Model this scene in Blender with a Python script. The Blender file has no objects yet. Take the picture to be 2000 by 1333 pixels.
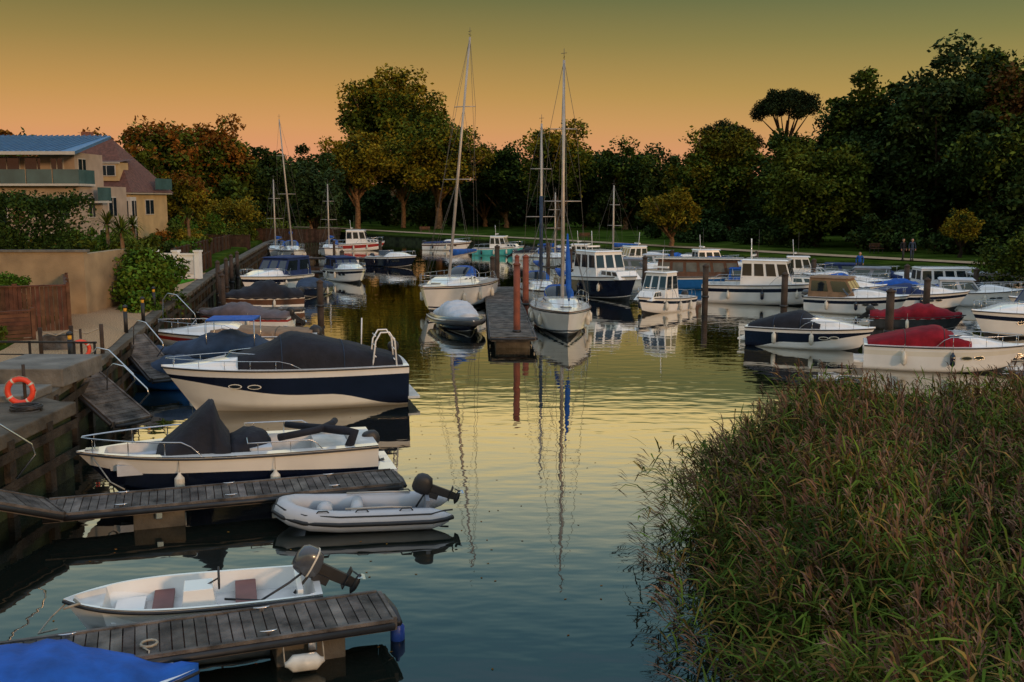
import bpy, math, random
import numpy as np
from mathutils import Vector, Matrix
R=random.Random(7); rng=np.random.default_rng(7)
sc=bpy.context.scene
sc.view_settings.view_transform='Standard'; sc.view_settings.look='None'; sc.view_settings.exposure=0
# ------------------------------------------------------------ materials
MC={}
def mt(name,c,rough=.5,ns=3.0,amt=.12,metal=0,bump=0,bs=20,c2=None,coat=0,isl=0,spec=.5,trans=0):
    if name in MC: return MC[name]
    m=bpy.data.materials.new(name); m.use_nodes=True; N=m.node_tree.nodes; K=m.node_tree.links
    b=N['Principled BSDF']; b.inputs['Roughness'].default_value=rough; b.inputs['Metallic'].default_value=metal
    b.inputs['Specular IOR Level'].default_value=spec
    if coat: b.inputs['Coat Weight'].default_value=coat
    tc=N.new('ShaderNodeTexCoord'); n=N.new('ShaderNodeTexNoise'); n.inputs['Scale'].default_value=ns; n.inputs['Detail'].default_value=5
    K.new(tc.outputs['Object'],n.inputs['Vector'])
    r=N.new('ShaderNodeValToRGB'); r.color_ramp.elements[0].position=.3; r.color_ramp.elements[1].position=.7
    lo=[x*(1-amt) for x in c[:3]]; hi=[min(1,x*(1+amt)) for x in (c2 or c)[:3]]
    r.color_ramp.elements[0].color=(*lo,1); r.color_ramp.elements[1].color=(*hi,1)
    K.new(n.outputs['Fac'],r.inputs['Fac']); out=r.outputs['Color']
    if isl:
        g=N.new('ShaderNodeNewGeometry'); h=N.new('ShaderNodeHueSaturation'); mr=N.new('ShaderNodeMapRange')
        mr.inputs['To Min'].default_value=1-isl; mr.inputs['To Max'].default_value=1+isl
        K.new(g.outputs['Random Per Island'],mr.inputs['Value']); K.new(mr.outputs[0],h.inputs['Value']); K.new(out,h.inputs['Color']); out=h.outputs['Color']
        mh=N.new('ShaderNodeMapRange'); mh.inputs['To Min'].default_value=.485; mh.inputs['To Max'].default_value=.512
        wn=N.new('ShaderNodeTexWhiteNoise'); wn.noise_dimensions='1D'; K.new(g.outputs['Random Per Island'],wn.inputs['W']); K.new(wn.outputs['Value'],mh.inputs['Value']); K.new(mh.outputs[0],h.inputs['Hue'])
    K.new(out,b.inputs['Base Color'])
    if trans: b.inputs['Transmission Weight'].default_value=trans
    if bump:
        n2=N.new('ShaderNodeTexNoise'); n2.inputs['Scale'].default_value=bs; n2.inputs['Detail'].default_value=4
        K.new(tc.outputs['Object'],n2.inputs['Vector']); bp=N.new('ShaderNodeBump'); bp.inputs['Strength'].default_value=bump; bp.inputs['Distance'].default_value=.05
        K.new(n2.outputs['Fac'],bp.inputs['Height']); K.new(bp.outputs['Normal'],b.inputs['Normal'])
    MC[name]=m; return m
white=mt('gelcoat_white',(.79,.775,.75),.18,1.5,.06,coat=.5)
cream=mt('gelcoat_cream',(.72,.68,.59),.25,1.5,.06,coat=.3)
offw=mt('deck_offwhite',(.56,.55,.53),.5,4,.14)
navy=mt('gelcoat_navy',(.007,.011,.028),.12,2,.2,coat=.4)
blk=mt('rubber_black',(.015,.015,.017),.5,6,.3)
antif=mt('antifoul_dark',(.03,.035,.04),.7,4,.4)
blueh=mt('gelcoat_blue',(.015,.12,.36),.25,2,.15)
redm=mt('gelcoat_red',(.35,.03,.025),.35,2,.15)
turq=mt('gelcoat_turquoise',(.08,.42,.42),.35,2,.15)
cblk=mt('canvas_black',(.012,.013,.02),.8,3,.3,bump=.9,bs=4,spec=.3)
cblue=mt('canvas_blue',(.008,.08,.36),.7,3,.3,bump=1,bs=2.5,spec=.3)
cnavy=mt('canvas_navy',(.015,.03,.10),.8,3,.25,bump=.5,bs=5,spec=.25)
cslate=mt('canvas_slate',(.03,.05,.09),.8,3,.25,bump=.8,bs=4,spec=.25)
cgrey=mt('canvas_grey',(.2,.21,.24),.8,3,.2,bump=.6,bs=4)
cmauve=mt('canvas_mauve',(.10,.078,.085),.8,3,.25,bump=.7,bs=4)
ctan=mt('canvas_tan',(.22,.13,.07),.8,3,.25,bump=.6,bs=4)
cred=mt('canvas_red',(.20,.006,.014),.8,3,.3,bump=.9,bs=4,spec=.2)
cwht=mt('canvas_white',(.48,.5,.54),.8,3,.12,bump=.7,bs=4)
glass=mt('glass_dark',(.012,.02,.028),.05,2,.3,spec=.8)
steel=mt('steel_rail',(.55,.55,.56),.25,8,.1,metal=1)
alu=mt('mast_aluminium',(.42,.37,.32),.4,3,.12,metal=.3)
wire=mt('rig_wire',(.09,.08,.07),.5,5,.1)
woodd=mt('plank_weathered',(.055,.05,.046),.85,2.5,.5,bump=.8,bs=14,c2=(.115,.10,.088),isl=.35,spec=.2)
woodb=mt('timber_brown',(.10,.045,.025),.75,3,.4,bump=.4,bs=12,isl=.2,spec=.25)
woodk=mt('timber_dark',(.05,.03,.02),.85,3,.4,bump=.4,bs=12,isl=.25,spec=.15)
teak=mt('teak',(.10,.042,.02),.6,3,.3)
redseat=mt('seat_maroon',(.16,.06,.055),.6,3,.2)
conc=mt('concrete',(.15,.135,.115),.85,1.6,.4,bump=.6,bs=8)
qstone=mt('quay_stone',(.105,.088,.068),.9,1.2,.5,bump=.9,bs=6,spec=.2)
piler=mt('pile_rust',(.2,.05,.025),.7,2,.45,bump=.3)
piled=mt('pile_timber',(.055,.04,.032),.85,2,.45,bump=.6,spec=.25)
orange=mt('lifebuoy_orange',(.75,.06,.025),.5,3,.12)
yellow=mt('yellow_plastic',(.7,.38,.03),.4,3,.1)
hyp=mt('inflatable_grey',(.44,.44,.46),.4,3,.06)
dgrey=mt('engine_grey',(.06,.065,.075),.25,3,.15,coat=.4)
fendw=mt('fender_white',(.58,.54,.46),.4,6,.2)
fendb=mt('fender_blue',(.02,.06,.3),.35,5,.2)
rope=mt('rope',(.3,.26,.2),.9,20,.3)
# ------------------------------------------------------------ mesh builder
class MB:
    def __init__(s): s.v=[];s.f=[];s.m=[];s.s=[];s.mats=[]
    def mi(s,m):
        if m not in s.mats: s.mats.append(m)
        return s.mats.index(m)
    def add(s,vs,fs,m,sm=False):
        o=len(s.v); s.v+=[tuple(v) for v in vs]
        for i,f in enumerate(fs):
            s.f.append(tuple(o+k for k in f)); s.m.append(s.mi(m[i] if isinstance(m,list) else m)); s.s.append(sm)
    def box(s,c,sz,m,rz=0,tx=1,ty=1):
        x,y,z=[k/2 for k in sz]; vs=[]
        for dz,a,b in((-z,1,1),(z,tx,ty)):
            for dx,dy in((-x,-y),(x,-y),(x,y),(-x,y)): vs.append((dx*a,dy*b,dz))
        cr,sr=math.cos(rz),math.sin(rz)
        vs=[(c[0]+p[0]*cr-p[1]*sr,c[1]+p[0]*sr+p[1]*cr,c[2]+p[2]) for p in vs]
        s.add(vs,[(3,2,1,0),(4,5,6,7),(0,1,5,4),(1,2,6,5),(2,3,7,6),(3,0,4,7)],m)
    def tube(s,pts,r,m,n=6,cap=True):
        pts=[Vector(p) for p in pts]; k=len(pts); rs=r if isinstance(r,(list,tuple)) else [r]*k; vs=[];fs=[]
        up=None
        for i,p in enumerate(pts):
            t=(pts[min(i+1,k-1)]-pts[max(i-1,0)])
            if t.length<1e-9: t=Vector((0,0,1))
            t.normalize()
            if up is None: up=Vector((0,0,1)) if abs(t.z)<.9 else Vector((1,0,0))
            a=t.cross(up)
            if a.length<1e-4: a=t.cross(Vector((0,1,.1)))
            a.normalize(); b=a.cross(t); up=b
            for j in range(n):
                an=2*math.pi*j/n; vs.append(p+(a*math.cos(an)+b*math.sin(an))*rs[i])
        for i in range(k-1):
            for j in range(n): fs.append((i*n+j,i*n+(j+1)%n,(i+1)*n+(j+1)%n,(i+1)*n+j))
        if cap: fs.append(tuple(range(n-1,-1,-1))); fs.append(tuple((k-1)*n+j for j in range(n)))
        s.add(vs,fs,m,True)
    def loft(s,secs,m,closed=False,cap=False,sm=True,mf=None):
        n=len(secs[0]); vs=[p for q in secs for p in q]; fs=[];ms=[]
        for i in range(len(secs)-1):
            for j in range(n if closed else n-1):
                fs.append((i*n+j,i*n+(j+1)%n,(i+1)*n+(j+1)%n,(i+1)*n+j)); ms.append(mf(i,j) if mf else m)
        if cap: fs.append(tuple(range(n-1,-1,-1))); fs.append(tuple((len(secs)-1)*n+j for j in range(n))); ms+=[m,m]
        s.add(vs,fs,ms,sm)
    def merge(s,o,M):
        b=len(s.v); s.v+=[tuple(M@Vector(v)) for v in o.v]
        for f,mi,sm in zip(o.f,o.m,o.s): s.f.append(tuple(b+k for k in f)); s.m.append(s.mi(o.mats[mi])); s.s.append(sm)
    def obj(s,name,par=None,bev=0):
        me=bpy.data.meshes.new(name); me.from_pydata(s.v,[],s.f)
        for m in s.mats: me.materials.append(m)
        me.polygons.foreach_set('material_index',s.m); me.polygons.foreach_set('use_smooth',s.s); me.update()
        ob=bpy.data.objects.new(name,me); sc.collection.objects.link(ob)
        if par: ob.parent=par
        if bev:
            bm=ob.modifiers.new('b','BEVEL'); bm.width=bev; bm.segments=2; bm.limit_method='ANGLE'
        return ob
def root(name,x=0,y=0,z=0,rz=0,ry=0,rx=0):
    e=bpy.data.objects.new(name,None); sc.collection.objects.link(e); e.location=(x,y,z); e.rotation_euler=(math.radians(rx),math.radians(ry),math.radians(rz)); e.empty_display_size=.2; return e
def ring(c,r,n=20,ax='y'):
    o=[]
    for i in range(n+1):
        a=2*math.pi*i/n
        o.append((c[0]+r*math.cos(a),c[1],c[2]+r*math.sin(a)) if ax=='y' else ((c[0],c[1]+r*math.cos(a),c[2]+r*math.sin(a)) if ax=='x' else (c[0]+r*math.cos(a),c[1]+r*math.sin(a),c[2])))
    return o
def sst(a,b,x):
    x=(x-a)/(b-a); x=max(0,min(1,x)); return x*x*(3-2*x)
# ------------------------------------------------------------ boats
class Hull:
    def __init__(s,L,B,F,Fb,d=.3,rake=.8,ws=.85,full=3.0):
        s.L,s.B,s.F,s.Fb,s.d,s.rake,s.ws,s.full=L,B,F,Fb,d,rake,ws,full
    def zs(s,t): return s.F+(s.Fb-s.F)*t**1.8
    def pt(s,t,r,side=1):
        zk=-s.d*(1-t**4); z=zk+(s.zs(t)-zk)*r
        x=-s.L/2+s.L*t-s.rake*(1-r)*t**4
        q=.85*(r/.3)**.7 if r<.3 else .85+.15*(r-.3)/.7
        p=1.6+(s.full-1.6)*r
        y=s.B/2*q*(s.ws+(1-s.ws)*math.sin(min(1,t/.4)*math.pi/2))*(1-max(0,(t-.4)/.6)**p)
        return (x,side*y,z)
    def build(s,par,style,deck,dmf=None,N=26,NR=14,rub=blk,nu=16):
        cuts,mats=style; mb=MB(); ts=[1-(1-i/N)**1.45 for i in range(N+1)]
        ref=[0]+cuts(.5)+[1]; seg=[max(1,round((ref[i+1]-ref[i])*NR)) for i in range(len(ref)-1)]
        def rows(t):
            c=[0]+cuts(t)+[1]; o=[0]
            for i,k in enumerate(seg): o+=[c[i]+(c[i+1]-c[i])*(j+1)/k for j in range(k)]
            return o
        rm=[m for m,k in zip(mats,seg) for _ in range(k)]; n=len(rm)
        for sd in(1,-1):
            secs=[[s.pt(t,r,sd) for r in rows(t)] for t in ts]
            if sd==1: secs=[q[::-1] for q in secs]
            mb.loft(secs,None,mf=(lambda i,j:rm[n-1-j]) if sd==1 else (lambda i,j:rm[j]))
        rr=rows(0)
        for j in range(n):
            a,b,c,d=s.pt(0,rr[j],1),s.pt(0,rr[j],-1),s.pt(0,rr[j+1],-1),s.pt(0,rr[j+1],1)
            mb.add([a,b,c,d],[(0,1,2,3)],rm[j])
        for sd in(1,-1): mb.tube([(lambda p:(p[0],p[1]*1.01,p[2]-.03))(s.pt(t,1,sd)) for t in ts],.024,rub,5)
        mb.obj('hull',par)
        db=MB(); us=[-1+2*i/nu for i in range(nu+1)]; T=[1-(1-i/44)**1.2 for i in range(45)]
        secs=[[(s.pt(t,1)[0],u*s.pt(t,1)[1]*.99,s.zs(t)+deck(t,u)) for u in us] for t in T]
        db.loft(secs,None,sm=False,mf=lambda i,j:(dmf((T[i]+T[i+1])/2,(us[j]+us[j+1])/2) if dmf else white))
        db.obj('deck',par)
    def rail(s,mb,t0,t1,h,m=steel,n=5,r=.012,inset=.93,mid=False):
        for hh in ([h,h*.5] if mid else [h]):
            pts=[]
            for sd in(1,-1):
                q=[]
                for i in range(13):
                    t=t0+(t1-t0)*i/12; p=s.pt(t,1); e=min(1,i/1.5)
                    q.append((p[0]-.03,sd*p[1]*inset,p[2]+hh*e+.02))
                pts+= q if sd==1 else q[::-1]
            mb.tube(pts,r,m,5)
        for sd in(1,-1):
            for i in range(1,n+1):
                t=t0+(t1-t0)*i/(n+.3); p=s.pt(t,1); mb.tube([(p[0]-.03,sd*p[1]*inset,p[2]),(p[0]-.03,sd*p[1]*inset,p[2]+h)],r*.8,m,4)
def arch(mb,secs,m,n=12,p=.75,sm=True,mf=None,cap=True,wr=0):
    out=[]
    for k,(x,hw,zb,zt) in enumerate(secs):
        q=[]
        for i in range(n+1):
            a=math.pi*i/n; c,si=math.cos(a),math.sin(a); w=1+wr*math.sin(i*2.1+k*1.7)*math.sin(a)
            q.append((x,hw*w*math.copysign(abs(c)**p,c),zb+(zt-zb)*w*abs(si)**p))
        out.append(q)
    mb.loft(out,m,cap=cap,sm=sm,mf=mf); return out
def resample(secs,n):
    xs=[q[0] for q in secs]; k=np.array(secs); t=np.linspace(0,len(secs)-1,n); return [tuple(float(np.interp(a,range(len(secs)),k[:,j])) for j in range(4)) for a in t]
def frustum(mb,x0,x1,hw,z0,z1,fi,bi,si,m,mw,ns=3,nf=3,roof=True,nb=2,v0=.42,v1=.88):
    b=[(x0,-hw,z0),(x1,-hw,z0),(x1,hw,z0),(x0,hw,z0)]; t=[(x0+bi,-(hw-si),z1),(x1-fi,-(hw-si),z1),(x1-fi,hw-si,z1),(x0+bi,hw-si,z1)]
    mb.add(b+t,[(4,5,6,7),(0,1,5,4),(1,2,6,5),(2,3,7,6),(3,0,4,7)],m)
    for (i,j,n) in((0,1,ns),(1,2,nf),(2,3,ns),(3,0,nb)):
        A,B,C,D=[Vector(k) for k in(b[i],b[j],t[j],t[i])]; nn=(B-A).cross(D-A).normalized()*.012
        for k in range(n):
            u0=(k+.12)/n if n>1 else .1; u1=(k+.9)/n if n>1 else .9
            P=lambda u,v:((A*(1-u)+B*u)*(1-v)+(D*(1-u)+C*u)*v)+nn
            mb.add([P(u0,v0),P(u1,v0),P(u1,v1),P(u0,v1)],[(0,1,2,3)],mw)
    if roof: mb.box(((x0+bi+x1-fi)/2+.05,0,z1+.035),(x1-fi-x0-bi+.25,2*(hw-si)+.12,.07),m,tx=.9,ty=.85)
def outboard(mb,pos,tilt=0,s=1,cowl=blk,rot=0):
    o=MB(); secs=[]
    for z,rx,ry,cx in((.02,.13,.09,-.05),(.06,.2,.13,-.08),(.18,.23,.145,-.1),(.3,.22,.14,-.1),(.38,.18,.12,-.09),(.42,.1,.07,-.07),(.425,.01,.01,-.07)):
        secs.append([(cx+rx*math.copysign(abs(math.cos(a))**.7,math.cos(a)),ry*math.copysign(abs(math.sin(a))**.7,math.sin(a)),z) for a in [2*math.pi*i/14 for i in range(14)]])
    o.loft(secs,cowl,closed=True)
    if cowl is dgrey: o.loft([[(-.1+.236*math.copysign(abs(math.cos(a))**.7,math.cos(a)),.15*math.copysign(abs(math.sin(a))**.7,math.sin(a)),z) for a in [2*math.pi*i/14 for i in range(14)]] for z in(.15,.175)],fendw,closed=True)
    o.box((-.06,0,-.2),(.16,.075,.5),blk,tx=1.2); o.box((-.09,0,-.42),(.32,.17,.02),blk)
    o.box((-.06,0,-.52),(.13,.035,.22),blk,ty=1.4,tx=1.3)
    o.tube([(.1,0,-.58),(.03,0,-.58),(-.12,0,-.58),(-.22,0,-.58)],[.01,.05,.045,.025],blk,8)
    for k in range(3):
        a=k*2.094; d=Vector((0,math.cos(a),math.sin(a))); e=Vector((.5,-math.sin(a)*.8,math.cos(a)*.8)).normalized()
        c=Vector((-.2,0,-.58)); o.add([c,c+d*.06+e*.05,c+d*.12+e*.04,c+d*.12-e*.04,c+d*.06-e*.05],[(0,1,2,3,4)],steel)
    o.box((.06,0,-.05),(.12,.2,.24),blk)
    o.tube([(.05,0,.1),(.42,.02,.18)],[.018,.024],blk,6)
    mb.merge(o,Matrix.Translation(pos)@Matrix.Rotation(rot,4,'Z')@Matrix.Rotation(tilt,4,'Y')@Matrix.Scale(s,4))
def fender(mb,p,l=.45,r=.1,m=fendw,hang=.3):
    x,y,z=p; mb.tube([(x,y,z+l/2+.05),(x,y,z+l/2),(x,y,z+l/2-.07),(x,y,z),(x,y,z-l/2+.07),(x,y,z-l/2)],[.025,.04,r,r,r,.03],m,10)
    mb.tube([(x,y,z+l/2),(x,y*.98,z+l/2+hang)],.008,rope,4)
def hstyle(style,c1=navy,c2=white,c3=white,low=antif):
    if style=='stripe': return (lambda t:[.24,.72,.86],[low,c2,c1,c2])
    if style=='band': return (lambda t:[.24,.48+.1*t,.84],[low,c2,c1,c3])
    if style=='dark': return (lambda t:[.22,.25,.86],[low,c3,c1,c3])
    if style=='swoosh': return (lambda t:[.17,.52+.22*sst(.45,1,t)-.28*sst(.34,.02,t),.85-.02*sst(.7,1,t)],[low,c2,c1,c3])
    return (lambda t:[.24],[low,c2])
def sportdeck(h=.35,cock=.42,well=.55,fore=.96):
    def f(t,u):
        z=.05*(1-u*u)
        if t<cock-.01 and t>.06 and abs(u)<.78: return -well
        if t>=cock: z+=h*sst(cock-.06,cock+.1,t)*(1-sst(cock+.15,fore,t))*(1-sst(.55,.85,abs(u)))
        return z
    return f
def dkmf(cock=.42): return lambda t,u: offw if (t<cock and abs(u)<.78) else white
def sport(name,x,y,hd,L,B,F,Fb,style='band',c1=navy,canvas=cblk,ch=.75,ctype='peak',c2=white,ob=True,fend=True,ports=True,rail=.4,low=antif,far=False,arc=True,plat=True,cs=1.0):
    e=root(name,x,y,0,hd); H=Hull(L,B,F,Fb,.3,L*.13,.86,2.5)
    H.build(e,hstyle(style,c1,c2,low=low),sportdeck(.34),dkmf(),N=18 if far else 34,NR=9 if far else 20)
    mb=MB(); X=lambda t:-L/2+L*t; hw=lambda t:H.pt(t,1)[1]
    def scr(t0,h,w=.85,m=glass):
        pts=[]
        for i in range(13):
            a=-1+2*i/12; t=t0-.16*abs(a)**2.2; pts.append((X(t),a*hw(t)*w,H.zs(t)+.12))
        top=[(p[0]-.25,p[1]*.92,p[2]+h) for p in pts]
        mb.loft([pts,top],m); mb.tube(top,.018,steel,5)
    if canvas:
        if ctype=='full':
            frustum(mb,X(.04),X(.54),hw(.3)*.82,F-.05,F+ch*1.45,L*.13,.04,.16,canvas,glass,2,3,v0=.34,v1=.86); scr(.6,.3)
        else:
            if ctype=='peak': pr=[(.02,.12),(.06,.26),(.12,.40),(.19,.60),(.27,.76),(.35,.93),(.40,1.0),(.43,.97),(.47,.74),(.51,.56),(.56,.42),(.6,.33)]
            else: pr=[(.03,.2),(.15,.3),(.3,.34),(.45,.42),(.55,.5),(.62,.35)]
            S=[(X(t*cs),hw(t*cs)*.88,H.zs(t*cs)-.03,H.zs(t*cs)+ch*k+.05) for t,k in pr]
            o=arch(mb,resample(S,26),canvas,18,.72,wr=.018)
            for q in (o[8],o[17]): mb.tube([(p[0],p[1]*1.005,p[2]+.008) for p in q],.012,blk if canvas is not cblk else cslate,4)
            mb.tube([(p[0][0],p[0][1]*1.01,p[0][2]+.02) for p in o],.016,steel,4)
        mb.obj('canvas_cover',e); mb=MB()
        if ctype=='peak' and not far:
            scr(.66*cs,.26,.8); mb.obj('windscreen',e); mb=MB()
    else:
        scr(.52,.42)
        for sd in(1,-1): mb.box((X(.36),sd*hw(.4)*.35,F-.1),(.5,.5,.5),offw); mb.box((X(.33)-.15,sd*hw(.4)*.35,F+.25),(.12,.5,.5),offw)
        mb.box((X(.1),0,F-.2),(.5,hw(.1)*1.4,.4),offw)
        mb.obj('windscreen_and_seats',e,.02); mb=MB()
    if rail: H.rail(mb,.45,.985,rail,n=5)
    if arc and canvas and ctype!='low' and L>5.5:
        t=.1; w=hw(t)*.9
        mb.tube([(X(t),-w,H.zs(t)),(X(t)-.1,-w*.9,H.zs(t)+.7),(X(t)-.1,w*.9,H.zs(t)+.7),(X(t),w,H.zs(t))],.02,steel,5)
    mb.obj('rails',e); mb=MB()
    if ports:
        for sd in(1,-1):
            for t in(.64,.72):
                p=H.pt(t,.68,sd); q=H.pt(t+.01,.68,sd); dx,dy=q[0]-p[0],q[1]-p[1]
                cc=Vector(p); nrm=Vector((-dy,dx,0)).normalized()*sd
                if nrm.y*sd<0: nrm=-nrm
                tdir=Vector((dx,dy,0)).normalized()
                for k,(a0,b0,mm) in enumerate(((.2,.07,cream if style=='swoosh' else steel),(.165,.048,glass))):
                    poly=[cc+nrm*(.022+.01*k)+tdir*a0*math.cos(a)+Vector((0,0,b0*math.sin(a))) for a in [q2*math.pi/6 for q2 in range(12)]]
                    mb.add(poly,[tuple(range(12))],mm)
    if ob: outboard(mb,(-L/2-.05,0,.6),.15 if R.random()<.6 else 1.0,1.25,cowl=R.choice([blk,dgrey]))
    elif plat: mb.box((-L/2-.15,0,.28),(.35,B*.7,.07),white)
    if fend:
        for sd in(1,-1):
            for t in(.25,.55): p=H.pt(t,.6,sd); fender(mb,(p[0],p[1]+sd*.14,p[2]+.05),.45,.09,R.choice([fendw,fendw,navy]))
    mb.obj('fittings',e)
    return e,H
def pilot(name,x,y,hd,L,B,F,Fb,style='stripe',c1=navy,c2=white,cab=(.35,.72),ch=1.35,ns=3,canvas=None,cm=white,trunk=True,rail=.5,ob=False,low=antif,mast=True):
    e=root(name,x,y,0,hd); H=Hull(L,B,F,Fb,.35,L*.1,.88,2.7)
    H.build(e,hstyle(style,c1,c2,c2 if style!='dark' else white,low=low),lambda t,u:(.04*(1-u*u)-(.4 if (.05<t<cab[0]-.01 and abs(u)<.8) else 0)),lambda t,u:offw,N=16,NR=10)
    mb=MB(); X=lambda t:-L/2+L*t; w=H.pt(.5,1)[1]*.8
    frustum(mb,X(cab[0]),X(cab[1]),w,H.zs(.5)-.15,H.zs(.5)+ch,.45,.05,.14,cm,glass,ns,3)
    if trunk: frustum(mb,X(cab[1])-.1,X(.92),w*.72,H.zs(.7)-.1,H.zs(.8)+.32,.5,0,.1,cm,glass,3,0,roof=False,nb=0)
    mb.obj('cabin',e,.02); mb=MB()
    if canvas: arch(mb,[(X(.04),w,H.F-.05,H.F+ch*.75),(X(.12),w,H.F,H.F+ch*.95),(X(cab[0])+.05,w,H.F,H.F+ch)],canvas,10,.45); mb.obj('canvas_cover',e); mb=MB()
    H.rail(mb,.5,.985,rail,n=5)
    if not canvas: H.rail(mb,.03,.3,.4,n=2)
    if mast: mb.tube([(X(cab[0])+.5,0,H.F+ch),(X(cab[0])+.4,0,H.F+ch+1.3)],.02,white,5); mb.tube([(X(cab[0])+.8,.3,H.F+ch),(X(cab[0])+.8,.3,H.F+ch+1.8)],.008,wire,4); mb.box((X(cab[0])+.6,0,H.F+ch+.35),(.15,.9,.1),white)
    if ob: outboard(mb,(-L/2-.05,0,.5),.1,1.1)
    for sd in(1,-1):
        for t in(.2,.45,.7): p=H.pt(t,.6,sd); fender(mb,(p[0],p[1]+sd*.12,p[2]),.45,.1,R.choice([fendw,navy]))
    mb.obj('fittings',e); return e,H
def covered(name,x,y,hd,L,B,F,Fb,canvas,style='plain',c1=navy,c2=white,h=.45,ob=True,low=antif,pk=.55,keepbow=.96,wd=1.02,drop=.1):
    e=root(name,x,y,0,hd); H=Hull(L,B,F,Fb,.2,L*.12,.88,2.6)
    H.build(e,hstyle(style,c1,c2,low=low),lambda t,u:.03,None,N=18,NR=10)
    mb=MB(); secs=[]
    for i in range(26):
        t=.01+(keepbow-.01)*i/25; p=H.pt(t,1); k=.35+.65*math.exp(-((t-pk)/.2)**2); k*=(1-sst(.7,1,t)*.8); k+=.07*math.sin(i*1.6)+.03*math.sin(i*3.7)
        secs.append((p[0],p[1]*wd+.01,p[2]-drop+.03*math.sin(i*2.3),p[2]+h*k+.05))
    arch(mb,secs,canvas,18,.8,wr=.03); mb.obj('canvas_cover',e); mb=MB()
    if ob: outboard(mb,(-L/2-.05,0,F),.9 if R.random()<.5 else .1,1.0)
    for sd in(1,-1): p=H.pt(.4,.6,sd); fender(mb,(p[0],p[1]+sd*.1,p[2]),.4,.08)
    mb.obj('fittings',e); return e,H
def yacht(name,x,y,hd,L,B,F,Fb,mh,lean=0,jib=cblue,sail=cblue,stripe=navy,spray=cblue,lower=alu,rake=0,furl=0):
    e=root(name,x,y,0,hd); H=Hull(L,B,F,Fb,.3,L*.11,.72,2.3)
    def dk(t,u):
        z=.06*(1-u*u)
        if .06<t<.32 and abs(u)<.5: return -.4
        return z+.34*sst(.32,.36,t)*(1-sst(.6,.85,t))*(1-sst(.5,.68,abs(u)))
    H.build(e,(lambda t:[.2,.25,.3,.9,.94],[antif,white,stripe,white,stripe,white]),dk,lambda t,u:(offw if abs(u)<.5 and t<.33 else white),N=24,NR=16,nu=22,rub=teak)
    mb=MB(); X=lambda t:-L/2+L*t; mx=X(.58); zd=H.zs(.58)+.3
    top=Vector((mx+rake,lean,mh)); base=Vector((mx,0,zd)); P=lambda k:base.lerp(top,k)
    mb.tube([P(0),P(.45),P(.5),P(1)],[.085,.085,.075,.055],alu,8)
    if lower is not alu: mb.tube([P(.02),P(.55)],.1,lower,8)
    for k,w in((.42,.85),(.72,.6)):
        c=P(k); mb.tube([c+Vector((-.15,-w,0)),c,c+Vector((-.15,w,0))],.025,alu,5)
    b0=P(.09); b1=Vector((X(.12),lean*.1,b0.z+.12)); mb.tube([b0,b1],.06,alu,6)
    mb.tube([b0+Vector((0,0,.35)),b0.lerp(b1,.1)+Vector((0,0,.24)),b0.lerp(b1,.5)+Vector((0,0,.16)),b1+Vector((.1,0,.08))],[.1,.19,.15,.07],sail,8)
    mb.obj('mast_and_boom',e); mb=MB()
    bow=Vector((X(1)-.1,0,H.Fb)); st=Vector((X(0)+.1,0,H.F)); wr=.010
    mb.tube([bow,top],wr,wire,4); mb.tube([st,top],wr,wire,4)
    for sd in(1,-1):
        cp=Vector((mx-.1,sd*H.pt(.57,1)[1]*.95,H.zs(.57)))
        s1=P(.42)+Vector((-.15,sd*.85,0)); s2=P(.72)+Vector((-.15,sd*.6,0))
        mb.tube([cp,s1,s2,top],wr,wire,4); mb.tube([cp+Vector((.3,0,0)),P(.42)],wr,wire,4); mb.tube([cp-Vector((.3,0,0)),P(.42)],wr,wire,4); mb.tube([s1,P(.72)],wr*.8,wire,4)
    if furl: mb.tube([bow.lerp(top,.04),bow.lerp(top,.08),bow.lerp(top,furl*.6),bow.lerp(top,furl)],[.03,.12,.12,.03],jib,6)
    mb.tube([top,top+Vector((0,0,.5))],.012,wire,4); mb.tube([top+Vector((-.2,0,.12)),top+Vector((.25,0,.12))],.015,wire,4)
    mb.tube([top+Vector((-.1,-.12,.3)),top+Vector((.1,.12,.3))],.012,wire,4)
    mb.obj('rigging',e); mb=MB()
    H.rail(mb,.03,.985,.55,n=8,mid=True,r=.011)
    arch(mb,[(X(.3),.7,H.F+.3,H.F+.95),(X(.36),.72,H.F+.3,H.F+.9),(X(.43),.6,H.F+.35,H.F+.45)],spray,10,.6,mf=lambda i,j:glass if i==1 and 3<=j<=8 else spray)
    for sd in(1,-1):
        for t in(.4,.47,.54):
            p=(X(t),sd*H.pt(t,1)[1]*.56,H.zs(t)+.24); mb.box(p,(.4,.03,.13),glass)
        for t in(.25,.5,.7): p=H.pt(t,.6,sd); fender(mb,(p[0],p[1]+sd*.12,p[2]),.5,.1,fendw)
    mb.box((X(.78),0,H.zs(.78)+.1),(.5,.5,.06),glass); mb.tube(ring((X(.14),0,H.F+.3),.35,16,'x'),.015,steel,5)
    mb.tube([(X(.14),0,H.F-.3),(X(.14),0,H.F+.3)],.05,white,6)
    mb.box((X(0)-.02,0,.3),(.08,.5,.5),white)
    mb.obj('rails_and_fittings',e); return e,H
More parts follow.
